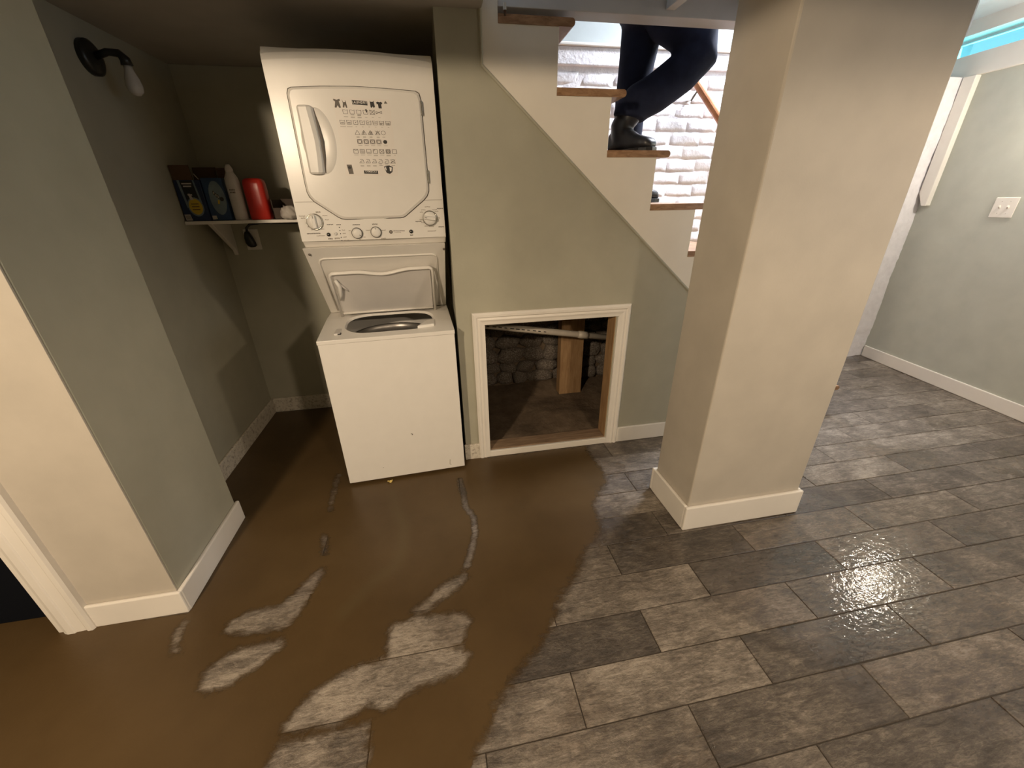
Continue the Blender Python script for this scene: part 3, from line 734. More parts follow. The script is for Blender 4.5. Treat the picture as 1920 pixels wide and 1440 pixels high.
dashes([(-.275, 1.304, .022, .003), (-.272, 1.296, .016, .003), (-.262, 1.277, .008, .003), (-.257, 1.262, .012, .003), (-.243, 1.250, .014, .003), (-.209, 1.318, .018, .006), (-.186, 1.304, .018, .003), (-.180, 1.288, .016, .003), (-.219, 1.226, .030, .003), (-.155, 1.214, .018, .006), (-.205, 1.252, .010, .003),
        (-.123, 1.246, .010, .003), (-.123, 1.233, .010, .003), (-.123, 1.218, .010, .003), (-.118, 1.205, .018, .003), (-.098, 1.243, .008, .003), (-.042, 1.215, .008, .003), (-.062, 1.206, .008, .003), (-.023, 1.243, .018, .003), (.042, 1.241, .018, .003), (.036, 1.207, .018, .004), (.100, 1.229, .028, .0022),
        (.238, 1.330, .022, .003), (.218, 1.318, .016, .003), (.210, 1.309, .012, .003), (.268, 1.318, .018, .003), (.276, 1.311, .016, .003), (.284, 1.284, .010, .003), (.206, 1.279, .014, .003), (.212, 1.267, .014, .003), (.228, 1.252, .020, .003), (.248, 1.250, .022, .003), (.246, 1.231, .034, .003)], 'ink3', 'dial_lettering')

# ---- laundry symbols sheet stuck on the dryer door
ls = thing('laundry_sign', (-.2515, 1.7975, 0), 'white laundry symbols sheet with black icons stuck on dryer door', 'sign', rz=R(3.1))
def sy(x): return fy(x) - .0112
sv, sf = [], []
for i in range(9):
    x = -.074 + .206 * i / 8; sv += [(x, sy(x), 1.450), (x, sy(x), 1.712)]
for i in range(8): sf.append((2 * i, 2 * i + 2, 2 * i + 3, 2 * i + 1))
B().add(sv, sf).build('sheet', 'sheet', ls, **L)
class Ink:
    def __init__(s): s.b = B()
    def poly(s, pts_):
        pts_ = [(.0248 + (x - .0035) * 1.357, 1.697 - (1.699 - z) * 1.14) for x, z in pts_]
        s.b.add([(x, sy(x) - .0006, z) for x, z in pts_], [tuple(range(len(pts_)))])
    def line(s, a_, b__, w_=.0011):
        d = Vector((b__[0] - a_[0], b__[1] - a_[1])); n_ = Vector((-d.y, d.x)).normalized() * w_ / 2
        s.poly([(a_[0] + n_.x, a_[1] + n_.y), (a_[0] - n_.x, a_[1] - n_.y), (b__[0] - n_.x, b__[1] - n_.y), (b__[0] + n_.x, b__[1] + n_.y)])
    def path(s, pts_, w_=.0011, close=False):
        for i in range(len(pts_) - (0 if close else 1)): s.line(pts_[i], pts_[(i + 1) % len(pts_)], w_)
    def circ(s, x, z, r, w_=.0011, fill=False):
        p_ = [(x + r * math.cos(a_), z + r * math.sin(a_)) for a_ in np.linspace(0, 2 * math.pi, 14, endpoint=False)]
        s.poly(p_) if fill else s.path(p_, w_, True)
    def each(s, name, mat):
        for f in s.b.f: B().add([s.b.v[i] for i in f], [tuple(range(len(f)))]).build(name, mat, ls, **L)
    def done(s, name, mat): return s.b.build(name, mat, ls, **L)
ik = Ink(); cap_ = Ink(); blk = Ink(); gry = Ink()
def tubicon(x, z, fillin=0, under=0, cross=0, dot=0):
    ik.path([(x - .0065, z + .006), (x - .0055, z - .006), (x + .0055, z - .006), (x + .0065, z + .006)])
    ik.path([(x - .0065, z + .004), (x - .002, z + .0055), (x + .002, z + .0035), (x + .0065, z + .005)], .0009)
    if under: 
        for q in range(under): ik.line((x - .005, z - .0085 - .002 * q), (x + .005, z - .0085 - .002 * q))
    if cross: ik.line((x - .007, z - .007), (x + .007, z + .007)); ik.line((x - .007, z + .007), (x + .007, z - .007))
    if dot:
        for q in range(dot): ik.circ(x + (-.003 + .003 * (q % 3)) * (dot > 1), z - .0005 - .003 * (q // 3), .0013, fill=True)
def capt(x, z, w_=.010, n_=1):
    for q in range(n_): cap_.line((x - w_ / 2, z - .0022 * q), (x + w_ / 2, z - .0022 * q), .0011)
xs6 = lambda c0, n_, st_: [c0 + st_ * i for i in range(n_)]
for i, x in enumerate(xs6(-.042, 6, .0182)):
    z = 1.673
    if i < 5: tubicon(x, z, under=max(0, i) if i < 3 else 0, cross=(i == 4))
    else:
        ik.path([(x - .008, z + .003), (x + .008, z - .003), (x + .008, z + .003), (x - .008, z - .003)], close=True); ik.line((x - .008, z - .004), (x + .008, z + .004))
    capt(x, 1.6585, .011 if i < 3 else .006, 2 if i in (1, 2) else 1)
blk.poly([(.0125, 1.681), (.0165, 1.682), (.0175, 1.674), (.0145, 1.671)])
for i, x in enumerate(xs6(-.054, 8, .0178)):
    tubicon(x, 1.643, dot=[0, 0, 1, 1, 2, 3, 5, 6][i]); capt(x, 1.6305, .015 if i < 2 else .004, 1)
    if i < 2: ik.line((x - .004, 1.6425), (x + .004, 1.6425)); ik.line((x - .004, 1.640), (x + .004, 1.640))
for i, x in enumerate((-.018, .000, .018, .038, .054)):
    z = 1.614
    if i < 3:
        ik.path([(x - .0068, z - .006), (x + .0068, z - .006), (x, z + .0065)], close=True)
        for q in range(i * 2): ik.line((x - .003 + .0022 * q, z - .006), (x - .0005 + .0018 * q, z + .003))
    elif i == 3: ik.path([(x - .006, z - .006), (x + .006, z - .006), (x, z + .006)], close=True); ik.line((x - .007, z - .006), (x + .007, z + .006)); ik.line((x - .007, z + .006), (x + .007, z - .006))
    else: ik.circ(x, z, .0058)
    capt(x, 1.6015, .008, 2 if i < 4 else 1)
def sq(x, z, w_=.0013): ik.path([(x - .006, z - .006), (x + .006, z - .006), (x + .006, z + .006), (x - .006, z + .006)], w_, True)
for i, x in enumerate(xs6(-.015, 5, .0178)):
    z = 1.587
    if i < 4:
        sq(x, z, .0016); ik.circ(x, z, .0048)
        if i: ik.circ(x, z, .0012, fill=True)
    else: blk.circ(x, z, .0058, fill=True)
    capt(x, 1.5755, .011)
for i, x in enumerate(xs6(-.030, 7, .0182)):
    z = 1.558
    sq(x, z)
    if i == 0: ik.path([(x - .006, z + .006), (x, z + .002), (x + .006, z + .006)])
    if i in (1, 2): [ik.line((x - .004, z - .003 + .003 * q), (x + .004, z - .003 + .003 * q)) for q in range(3 if i == 1 else 1)]
    if i == 3: ik.line((x - .006, z), (x, z + .006))
    if i in (4, 5): ik.line((x - .006, z - .006), (x + .006, z + .006)); ik.line((x - .006, z + .006), (x + .006, z - .006))
    if i == 5: ik.circ(x, z, .0048, .0016)
    capt(x, 1.547, .012 if i < 6 else .005, 2 if i in (3, 5) else 1)
for i, x in enumerate(xs6(-.018, 6, .0178)):
    z = 1.527
    ik.path([(x - .0068, z - .005), (x + .0065, z - .005), (x + .005, z + .002), (x - .001, z + .002), (x - .0068, z - .005)]); ik.path([(x + .005, z + .002), (x + .004, z + .006), (x - .004, z + .006)])
    if i < 3: [ik.circ(x - .001 + .003 * q, z - .002, .0009, fill=True) for q in range(i + 1)]
    if i >= 3 and i < 5: [ik.line((x - .004 + .003 * q, z - .006), (x - .004 + .003 * q, z - .009)) for q in range(3)]
    if i == 5: ik.line((x - .007, z - .006), (x + .007, z + .006)); ik.line((x - .007, z + .006), (x + .007, z - .006))
    capt(x, 1.5145, .010, 2 if i < 3 else 1)
# clothes, machine and basket pictures
gry.poly([(-.068, 1.708), (-.060, 1.705), (-.052, 1.708), (-.051, 1.703), (-.0545, 1.701), (-.0515, 1.684), (-.056, 1.683), (-.0595, 1.690), (-.0635, 1.683), (-.068, 1.684), (-.0645, 1.700), (-.069, 1.704)])
gry.poly([(-.046, 1.707), (-.043, 1.699), (-.038, 1.700), (-.0375, 1.706), (-.036, 1.700), (-.0345, 1.684), (-.038, 1.684), (-.040, 1.692), (-.043, 1.684), (-.0465, 1.685), (-.0445, 1.697)])
blk.poly([(.028, 1.706), (.030, 1.703), (.036, 1.703), (.0385, 1.706), (.0405, 1.688), (.036, 1.686), (.0345, 1.690), (.032, 1.686), (.0285, 1.687)])
blk.poly([(.045, 1.702), (.050, 1.704), (.054, 1.702), (.058, 1.704), (.062, 1.700), (.0595, 1.696), (.058, 1.697), (.059, 1.685), (.050, 1.685), (.0495, 1.697), (.0465, 1.696)])
gry.poly([(.066, 1.699), (.076, 1.699), (.071, 1.707)])
gry.poly([(-.062, 1.517), (-.048, 1.517), (-.046, 1.488), (-.059, 1.488)]); blk.circ(-.055, 1.508, .0045, fill=True)
blk.poly([(.043, 1.511), (.059, 1.515), (.069, 1.510), (.066, 1.494), (.058, 1.488), (.049, 1.491)])
wht = Ink()
wht.poly([(.059, 1.510), (.066, 1.508), (.063, 1.496), (.059, 1.497)]); wht.poly([(.045, 1.508), (.049, 1.510), (.050, 1.500), (.048, 1.499)])
wht.b.v = [(x, y - .0005, z) for x, y, z in wht.b.v]
blk.poly([(-.020, 1.694), (.021, 1.692), (.021, 1.704), (-.020, 1.706)]); blk.poly([(-.016, 1.489), (.024, 1.488), (.024, 1.498), (-.016, 1.499)])
o_ = ik.done('laundry_symbols', 'ink2'); o_['kind'] = 'stuff'
o_ = cap_.done('symbol_captions', 'ink3'); o_['kind'] = 'stuff'
blk.each('black_picture', 'ink'); gry.each('grey_picture', 'ink2'); wht.each('basket_laundry', 'sheet')
def text(name, s_, size, mat, parent, place, rot=(R(90), 0, 0), spacing=1.15):
    cu = bpy.data.curves.new(name, 'FONT'); cu.body = s_; cu.size = size; cu.align_x = 'CENTER'; cu.align_y = 'CENTER'; cu.space_character = spacing; cu.offset = size * .012
    t_ = bpy.data.objects.new(name, cu); col.objects.link(t_)
    dg = bpy.context.evaluated_depsgraph_get(); me = bpy.data.meshes.new_from_object(t_.evaluated_get(dg))
    bpy.data.objects.remove(t_); me.materials.clear(); me.materials.append(M[mat])
    o = bpy.data.objects.new(name, me); col.objects.link(o); o.parent = parent; o.location = place; o.rotation_euler = rot; return o
text('title_lettering', 'LAUNDRY', .0108, 'sheet', ls, (.0205, sy(.02) - .0013, 1.6975), (R(90), R(-3) * 0, 0))
text('title_lettering', 'SYMBOLS', .0096, 'sheet', ls, (.0260, sy(.026) - .0013, 1.4645))

# ================================================================== MUD over the floor
outer_m = [(.784, 1.893), (.775, 1.747), (.799, 1.628), (.772, 1.542), (.698, 1.472), (.651, 1.403), (.638, 1.322), (.61, 1.221), (.496, 1.125), (.443, 1.042), (.38, .982), (.325, .926), (.303, .878), (.266, .836), (.226, .79), (.161, .743), (.092, .694), (.052, .645), (.021, .587), (-.037, .528), (-.147, .486), (-.3, .25), (-.4, .12), (-2.6, .12), (-2.6, 2.3), (-1.42, 2.3), (-1.42, 1.17), (-1.0, 1.15), (-1.0, 1.66), (-1.226, 1.66), (-1.226, 2.73), (.06, 2.73), (.06, 1.893)]
isl = [([(-.549, .706), (-.533, .737), (-.473, .803), (-.401, .839), (-.287, .846), (-.151, .863), (-.031, .839), (-.013, .802), (-.05, .768), (-.149, .756), (-.213, .738), (-.272, .701), (-.32, .728), (-.39, .697)], 1.0),
       ([(-.283, .897), (-.271, .96), (-.171, .981), (-.019, .961), (.001, .927), (-.035, .858), (-.15, .845), (-.273, .843)], .9),
       ([(-.213, .999), (-.152, 1.041), (-.092, 1.091), (-.006, 1.131), (.008, 1.103), (-.073, 1.041), (-.152, .991)], .8),
       ([(-.84, .859), (-.859, .924), (-.801, .98), (-.691, .994), (-.639, .994), (-.612, .961), (-.676, .905), (-.75, .857), (-.812, .845)], .55),
       ([(-.853, 1.045), (-.852, 1.093), (-.789, 1.122), (-.699, 1.126), (-.656, 1.169), (-.616, 1.238), (-.577, 1.288), (-.555, 1.252), (-.576, 1.158), (-.602, 1.075), (-.63, 1.02), (-.751, 1.021)], .6),
       ([(-.634, 1.606), (-.65, 1.745), (-.645, 1.899), (-.618, 1.903), (-.613, 1.717), (-.599, 1.592)], .5),
       ([(-.617, 1.45), (-.598, 1.446), (-.574, 1.337), (-.587, 1.339)], .9),
       ([(-.985, 1.002), (-1.019, 1.077), (-1.015, 1.135), (-.996, 1.121), (-.99, 1.062), (-.953, .996)], .7),
       ([(-.607, .56), (-.557, .685), (-.446, .688), (-.301, .693), (-.279, .5), (-.5, .45)], .42)]
crack = [(.014, 1.718), (.027, 1.588), (.029, 1.51), (.061, 1.431), (.059, 1.331), (.036, 1.244), (.007, 1.162)]
stream = [(-.33, 1.68), (-.296, 1.538), (-.26, 1.427), (-.256, 1.302), (-.282, 1.211), (-.36, 1.163), (-.409, 1.091), (-.448, 1.045)]
st_ = .0125
gx = np.arange(-2.6, .86, st_); gy = np.arange(.12, 2.74, st_)
GX, GY = np.meshgrid(gx, gy); P = np.stack([GX.ravel(), GY.ravel()], 1)
def segd(P, pts_, close):
    d = np.full(len(P), 1e9); m_ = len(pts_)
    for i in range(m_ if close else m_ - 1):
        a_ = np.array(pts_[i]); b__ = np.array(pts_[(i + 1) % m_]); e = b__ - a_
        t_ = np.clip(((P - a_) @ e) / (e @ e), 0, 1); d = np.minimum(d, np.linalg.norm(P - a_ - t_[:, None] * e, axis=1))
    return d
def inside(P, pts_):
    r = np.zeros(len(P), bool); m_ = len(pts_)
    for i in range(m_):
        (xa, ya), (xb, yb) = pts_[i], pts_[(i + 1) % m_]
        if ya == yb: continue
        c_ = ((ya > P[:, 1]) != (yb > P[:, 1])) & (P[:, 0] < (xb - xa) * (P[:, 1] - ya) / (yb - ya) + xa); r ^= c_
    return r
def sd(P, pts_): d = segd(P, pts_, True); return np.where(inside(P, pts_), d, -d)
so = sd(P, outer_m)
wall_side = (P[:, 0] < .06) | (P[:, 1] > 1.86)
c_ = np.clip(so / .030, -1.2, 3.2); c_ = np.where((so > 0) & (segd(P, outer_m[20:], False) < .12), 3.0, c_)
c_ = c_ + .3 * (so > 0)
for pts_, s_ in isl:
    d = sd(P, pts_); c_ = np.minimum(c_, np.clip(-d / .018, -1.6, 3.5) + (1 - s_) * 1.4)
d = segd(P, crack, False); c_ = np.minimum(c_, np.clip((d - .010) / .010, -1, 4))
pale_ = np.clip(1 - segd(P, stream, False) / .045, 0, 1)
keep = c_ > -1.15
nxg, nyg = len(gx), len(gy)
vz = .0012 + .0018 * np.clip(c_ + .2, 0, 1)
me = bpy.data.meshes.new('mud_puddle')
ii = np.arange(nxg * nyg).reshape(nyg, nxg); q = np.stack([ii[:-1, :-1], ii[:-1, 1:], ii[1:, 1:], ii[1:, :-1]], -1).reshape(-1, 4)
kq = keep[q].all(1) & (so[q] > -.06).all(1)
q = q[kq]; used = np.unique(q); remap = -np.ones(nxg * nyg, int); remap[used] = np.arange(len(used))
me.from_pydata(np.column_stack([P[used], vz[used]]).tolist(), [], remap[q].tolist()); me.update()
a1 = me.attributes.new('cover', 'FLOAT', 'POINT'); a1.data.foreach_set('value', c_[used].astype('f'))
a2 = me.attributes.new('pale', 'FLOAT', 'POINT'); a2.data.foreach_set('value', pale_[used].astype('f'))
me.materials.append(M['mud'])
for p_ in me.polygons: p_.use_smooth = True
mo = bpy.data.objects.new('mud', me); col.objects.link(mo); tag(mo, 'brown muddy water spread over the floor around the washer', 'mud', kind='stuff')

# ================================================================== NICHE: shelf and what stands on it
SZ = 1.276
sh = thing('wall_shelf', (-.9, 2.58, 1.26), 'white board shelf on a bracket on the niche back wall', 'shelf')
boxo('shelf_board', (-1.238, -.02, 2.42, 2.749, 1.260, SZ), 'trim', sh, .003)
for x in (-1.19, -.35):
    bq = B().prism([(2.749, 1.255), (2.749, 1.075), (2.735, 1.075), (2.725, 1.105), (2.56, 1.235), (2.53, 1.259)], 'x', x, x + .022)
    br = bq.build('shelf_bracket', 'trim', sh, .003)
    B().lathe([(.005, 0), (.004, .003)], (x + .011, 2.735, 1.088), 8, 'y').build('screw', 'rust', br)
# cartons
def carton(name, x0, x1, y0, y1, ht, mat, label):
    c = thing(name, ((x0 + x1) / 2, (y0 + y1) / 2, SZ), label, 'box')
    b = B(); t_ = .003
    b.box(x0, x1, y0, y0 + t_, SZ, SZ + ht).box(x0, x1, y1 - t_, y1, SZ, SZ + ht).box(x0, x0 + t_, y0 + t_, y1 - t_, SZ, SZ + ht).box(x1 - t_, x1, y0 + t_, y1 - t_, SZ, SZ + ht).box(x0, x1, y0, y1, SZ, SZ + t_)
    b.build('carton', mat, c, .001); return c
def decal(name, pts_, mat, parent, y):
    B().add([(x, y, z) for x, z in pts_], [tuple(range(len(pts_)))]).build(name, mat, parent)
def oval(cx, cz, rx, rz_, n_=22): return [(cx + rx * math.cos(a_), cz + rz_ * math.sin(a_)) for a_ in np.linspace(0, 2 * math.pi, n_, endpoint=False)]
yb = 2.432
c1 = carton('detergent_box', -1.234, -1.118, yb, yb + .2, .186, 'blue', 'navy carton with yellow oval and open brown flaps, left end of shelf')
e = yb - .0006
decal('label_band', [(-1.218, SZ + .186), (-1.207, SZ + .186), (-1.199, SZ + .075), (-1.207, SZ + .060)], 'paleblue', c1, e); decal('label_band', [(-1.150, SZ + .186), (-1.143, SZ + .186), (-1.134, SZ + .085), (-1.142, SZ + .075)], 'paleblue', c1, e)
decal('label_panel', [(-1.206, SZ + .182), (-1.151, SZ + .182), (-1.143, SZ + .098), (-1.198, SZ + .098)], 'black', c1, e - .0002)
decal('oval_glow', oval(-1.168, SZ + .066, .036, .044), 'paleblue', c1, e - .0003); decal('oval_badge', oval(-1.168, SZ + .067, .030, .037), 'yellow', c1, e - .0006)
for k, (wq, zq) in enumerate(((.044, .168), (.036, .156), (.020, .118))): decal('label_lettering', [(-1.178 - wq / 2, SZ + zq), (-1.178 + wq / 2, SZ + zq), (-1.178 + wq / 2, SZ + zq + .006), (-1.178 - wq / 2, SZ + zq + .006)], 'white_print', c1, e - .0008)
decal('bottle_neck_print', [(-1.187, SZ + .126), (-1.176, SZ + .126), (-1.168, SZ + .098), (-1.182, SZ + .098)], 'white_print', c1, e - .0009)
for k in range(3): decal('badge_lettering', [(-1.186, SZ + .078 - .013 * k), (-1.152, SZ + .078 - .013 * k), (-1.152, SZ + .082 - .013 * k), (-1.186, SZ + .082 - .013 * k)], 'kraft', c1, e - .0010)
decal('barcode_label', [(-1.230, SZ + .004), (-1.201, SZ + .004), (-1.205, SZ + .032), (-1.232, SZ + .032)], 'white_print', c1, e - .0004)
for k in range(6): decal('barcode_bar', [(-1.226 + .0038 * k, SZ + .010), (-1.2245 + .0038 * k, SZ + .010), (-1.2255 + .0038 * k, SZ + .027), (-1.227 + .0038 * k, SZ + .027)], 'ink2', c1, e - .0008)
B().prism([(yb + .002, SZ + .184), (yb - .004, SZ + .25), (yb + .001, SZ + .251), (yb + .007, SZ + .186)], 'x', -1.232, -1.146).build('flap', 'kraft', c1)
B().prism([(yb + .197, SZ + .184), (yb + .215, SZ + .255), (yb + .219, SZ + .254), (yb + .20, SZ + .184)], 'x', -1.232, -1.120).build('flap', 'kraft', c1)
B().tube([(-1.133, yb - .002, SZ + .214), (-1.118, yb - .002, SZ + .190)], .0016, 6).build('shiny_edge', 'white_print', c1)
c2 = carton('detergent_box', -1.114, -1.022, yb + .006, yb + .19, .196, 'blue2', 'dark blue carton with pale oval print beside the white bottle'); e = yb + .006 - .0006
decal('oval_glow', oval(-1.060, SZ + .105, .036, .078), 'paleblue', c2, e); decal('barcode_label', [(-1.110, SZ + .006), (-1.088, SZ + .008), (-1.090, SZ + .024), (-1.110, SZ + .024)], 'white_print', c2, e - .0003)
for x, z in ((-1.072, .128), (-1.064, .118), (-1.056, .112)): decal('oval_lettering', oval(SZ * 0 + x, SZ + z, .0045, .011, 10), 'ink', c2, e - .0004); decal('oval_lettering', oval(x, SZ + z, .0022, .007, 8), 'white_print', c2, e - .0007)
decal('oval_lettering', [(-1.066, SZ + .078), (-1.058, SZ + .078), (-1.053, SZ + .095), (-1.062, SZ + .097)], 'yellow', c2, e - .0004); decal('oval_lettering', oval(-1.043, SZ + .100, .010, .010, 10), 'ink', c2, e - .0004)
B().prism([(yb + .187, SZ + .194), (yb + .190, SZ + .250), (yb + .194, SZ + .250), (yb + .192, SZ + .194)], 'x', -1.108, -1.040).build('flap', 'kraft', c2)
# white bottle
bt = thing('spray_bottle', (-.982, 2.46, SZ), 'tall white plastic bottle between the blue carton and the red jug', 'bottle')
B().lathe([(.030, SZ), (.032, SZ + .004), (.0325, SZ + .175), (.030, SZ + .195), (.019, SZ + .218), (.017, SZ + .225)], (-.982, 2.46, 0), 24, sx=1, sy=.85).build('bottle_body', 'bottle', bt, smooth=True)
B().lathe([(.017, SZ + .222), (.0175, SZ + .235), (.013, SZ + .246), (.008, SZ + .256), (.0, SZ + .257)], (-.982, 2.46, 0), 18).build('cap', 'bottle', bt, smooth=True)
for k in range(2):
    for j in range(4): B().add([(-.994 + .0065 * j, 2.4322 + .0001 * j, SZ + .138 - .012 * k), (-.9895 + .0065 * j, 2.4322, SZ + .138 - .012 * k), (-.9895 + .0065 * j, 2.4322, SZ + .145 - .012 * k), (-.994 + .0065 * j, 2.4322, SZ + .145 - .012 * k)], [(0, 1, 2, 3)]).build('label_lettering', 'ink2', bt)
# red jug
rj = thing('red_jug', (-.888, 2.47, SZ), 'red plastic jug with rounded shoulders on the shelf', 'jug')
def sup(cx, cy, hx, hy, z, n_=28, e_=.55):
    return [(cx + hx * math.copysign(abs(math.cos(a_)) ** e_, math.cos(a_)), cy + hy * math.copysign(abs(math.sin(a_)) ** e_, math.sin(a_)), z) for a_ in np.linspace(0, 2 * math.pi, n_, endpoint=False)]
B().rings([sup(-.888, 2.475, hx, hy, SZ + z) for hx, hy, z in ((.046, .036, 0), (.050, .040, .006), (.050, .041, .08), (.0505, .042, .135), (.0495, .041, .168), (.046, .038, .184), (.038, .031, .192), (.015, .012, .195))]).build('jug_body', 'red', rj, smooth=True)
# dark box with a white cloth, half hidden by the dryer
db = thing('dark_box', (-.76, 2.52, SZ), 'small dark brown box half hidden behind the dryer', 'box')
bb = B(); x0, x1, y0, y1 = -.822, -.66, 2.45, 2.60
bb.box(x0, x1, y0, y0 + .004, SZ, SZ + .055).box(x0, x1, y1 - .004, y1, SZ, SZ + .098).box(x0, x0 + .004, y0, y1, SZ, SZ + .095).box(x1 - .004, x1, y0, y1, SZ, SZ + .095).box(x0, x1, y0, y1, SZ, SZ + .004)
bb.build('box_shell', 'darkstuff', db, .001)
rag = bpy.data.meshes.new('crumpled_rag'); bm = bmesh.new(); bmesh.ops.create_icosphere(bm, subdivisions=3, radius=1); rs = random.Random(9)
for v_ in bm.verts: v_.co *= 1 + .22 * math.sin(v_.co.x * 7 + v_.co.z * 5) * math.cos(v_.co.y * 6) + rs.uniform(-.05, .05)
for v_ in bm.verts: v_.co = Vector((v_.co.x * .038, v_.co.y * .03, max(-.029, v_.co.z * .036)))
bm.to_mesh(rag); bm.free(); rag.materials.append(M['white_print'])
for p_ in rag.polygons: p_.use_smooth = True
ro = bpy.data.objects.new('crumpled_rag', rag); col.objects.link(ro); ro.location = (-.735, 2.412, SZ + .0295); ro['_o'] = [0, 0, 0]
tag(ro, 'crumpled pale rag on the shelf in front of the dark box', 'rag')
# outlet and plug
ol = thing('wall_outlet', (-1.072, 2.75, 1.10), 'white wall outlet plate under the shelf', 'outlet')
boxo('cover_plate', (-1.113, -1.032, 2.743, 2.7495, 1.100, 1.216), 'trim', ol, .003)
pg = thing('black_plug', (-1.08, 2.74, 1.12), 'black appliance plug and cord in the outlet under the shelf', 'plug')
B().rings([sup(-1.080 + ox, yy, rx, .018, z, 18, .8) for ox, yy, rx, z in ((.008, 2.724, .012, 1.118), (.008, 2.72, .024, 1.126), (.004, 2.718, .027, 1.145), (.0, 2.718, .024, 1.170), (-.003, 2.720, .015, 1.195), (-.003, 2.722, .009, 1.205))]).build('plug_body', 'black', pg, smooth=True)
B().tube([(-1.083, 2.722, 1.203), (-1.080, 2.724, 1.225), (-1.060, 2.728, 1.243), (-1.0, 2.733, 1.250), (-.7, 2.735, 1.245), (-.45, 2.73, 1.15), (-.4, 2.60, .95)], .007, 8).build('cord', 'black', pg, smooth=True)
# wall lamp on the niche left wall
wl = thing('wall_lamp', (-1.24, 2.16, 1.86), 'dark wall lamp with an unlit white bulb high in the niche', 'lamp')
B().lathe([(.058, -1.240), (.058, -1.222), (.046, -1.214), (.014, -1.210)], (0, 2.155, 1.868), 24, 'x').build('wall_plate', 'black', wl, smooth=True)
B().tube([(-1.215, 2.155, 1.872), (-1.17, 2.158, 1.888), (-1.135, 2.162, 1.886), (-1.122, 2.165, 1.868), (-1.122, 2.167, 1.850)], [.012, .012, .014, .018, .020], 12).build('lamp_arm', 'black', wl, smooth=True)
B().lathe([(.013, 1.852), (.015, 1.836), (.024, 1.806), (.028, 1.784), (.024, 1.765), (.012, 1.753), (.0, 1.751)], (-1.122, 2.168, 0), 20).build('bulb', 'bulb', wl, smooth=True)

# ================================================================== PERSON on the stairs
pe = thing('person', (1.05, 2.26, 1.33), 'person in dark navy trousers and black boots walking down the stairs', 'person')
def blob(paths, name, mat, parent, vox, caps=True):
    b = B()
    for pts_, rad in paths:
        # rounded caps
        pts_ = [Vector(p_) for p_ in pts_]
        b.tube(pts_, rad, 18)
        for p_, r_0 in ((pts_[0], rad[0]), (pts_[-1], rad[-1]))[:2 if caps else 1]:
            rr_ = max(r_0) if isinstance(r_0, tuple) else r_0
            b.lathe([(rr_ * math.cos(a_) if abs(a_) < 1.56 else .0005, rr_ * .8 * math.sin(a_)) for a_ in np.linspace(-1.5, 1.5, 7)], tuple(p_), 14)
    o = b.build(name, mat, parent)
    m_ = o.modifiers.new('remesh', 'REMESH'); m_.mode = 'VOXEL'; m_.voxel_size = vox; m_.use_smooth_shade = True
    s_ = o.modifiers.new('smooth', 'SMOOTH'); s_.iterations = 6; s_.factor = .5
    return o
hipN, hipF = (1.075, 2.19, 2.23), (1.085, 2.34, 2.24)
pelv = [(1.08, 2.265, 2.16), (1.07, 2.265, 2.28), (1.06, 2.265, 2.38)]
body_paths = [
    ([hipF, (1.085, 2.335, 1.80), (1.075, 2.34, 1.42)], [.085, .058, .042]),
    ([hipN, (1.305, 2.14, 2.00), (1.10, 2.145, 1.82), (.985, 2.155, 1.70)], [.085, .06, .045, .034]),
    ([(1.08, 2.265, 2.2), (1.06, 2.265, 2.5), (1.09, 2.265, 2.74), (1.10, 2.265, 2.80)], [(.10, .15), (.09, .13), (.10, .16), (.06, .10)]),
    ([(1.10, 2.265, 2.78), (1.12, 2.265, 2.88)], [.05, .048]),
    ([(1.13, 2.265, 2.90), (1.135, 2.265, 2.97), (1.13, 2.265, 3.04)], [(.075, .062), (.092, .075), (.07, .06)]),
    ([(1.21, 2.265, 2.945), (1.235, 2.265, 2.935)], [.014, .012]),
    ([(1.09, 2.10, 2.74), (1.05, 2.05, 2.48), (1.20, 2.06, 2.29)], [.05, .042, .032]), ([(1.20, 2.06, 2.29), (1.25, 2.065, 2.25)], [.03, .03]),
    ([(1.09, 2.43, 2.74), (1.08, 2.50, 2.48), (1.30, 2.56, 2.36)], [.05, .042, .032]), ([(1.30, 2.56, 2.36), (1.35, 2.565, 2.34)], [.03, .03])]
for (hx, hy_, hz, dz) in ((1.26, 2.065, 2.24, -.6), (1.36, 2.565, 2.335, -.35)):
    for q in range(4): body_paths.append(([(hx, hy_ - .024 + .016 * q, hz), (hx + .035, hy_ - .026 + .017 * q, hz + .035 * dz), (hx + .055 - .004 * abs(q - 1.5), hy_ - .026 + .017 * q, hz - .04)], [.0095, .009, .0075]))
    body_paths.append(([(hx - .02, hy_ + .02, hz), (hx + .01, hy_ + .045, hz - .02), (hx + .03, hy_ + .045, hz - .035)], [.011, .010, .008]))
blob(body_paths, 'body', 'skin', pe, .011)
tro = [([(1.09, 2.335, 2.26), (1.092, 2.33, 2.10), (1.078, 2.33, 1.95), (1.068, 2.335, 1.80), (1.07, 2.34, 1.60), (1.075, 2.345, 1.46)], [(.10, .105), (.098, .10), (.084, .088), (.076, .08), (.070, .075), (.072, .078)]),
       ([(1.075, 2.20, 2.26), (1.165, 2.165, 2.105), (1.292, 2.145, 2.018), (1.298, 2.14, 1.962), (1.220, 2.142, 1.884), (1.10, 2.146, 1.803), (1.02, 2.15, 1.765), (.990, 2.153, 1.735), (.982, 2.153, 1.700)], [.125, .122, .100, .094, .088, .084, .082, .082, .078]),
       ([(1.07, 2.265, 2.20), (1.065, 2.265, 2.32), (1.06, 2.265, 2.42)], [(.115, .165), (.11, .16), (.105, .155)])]
blob(tro, 'trousers', 'navy', pe, .010, False)
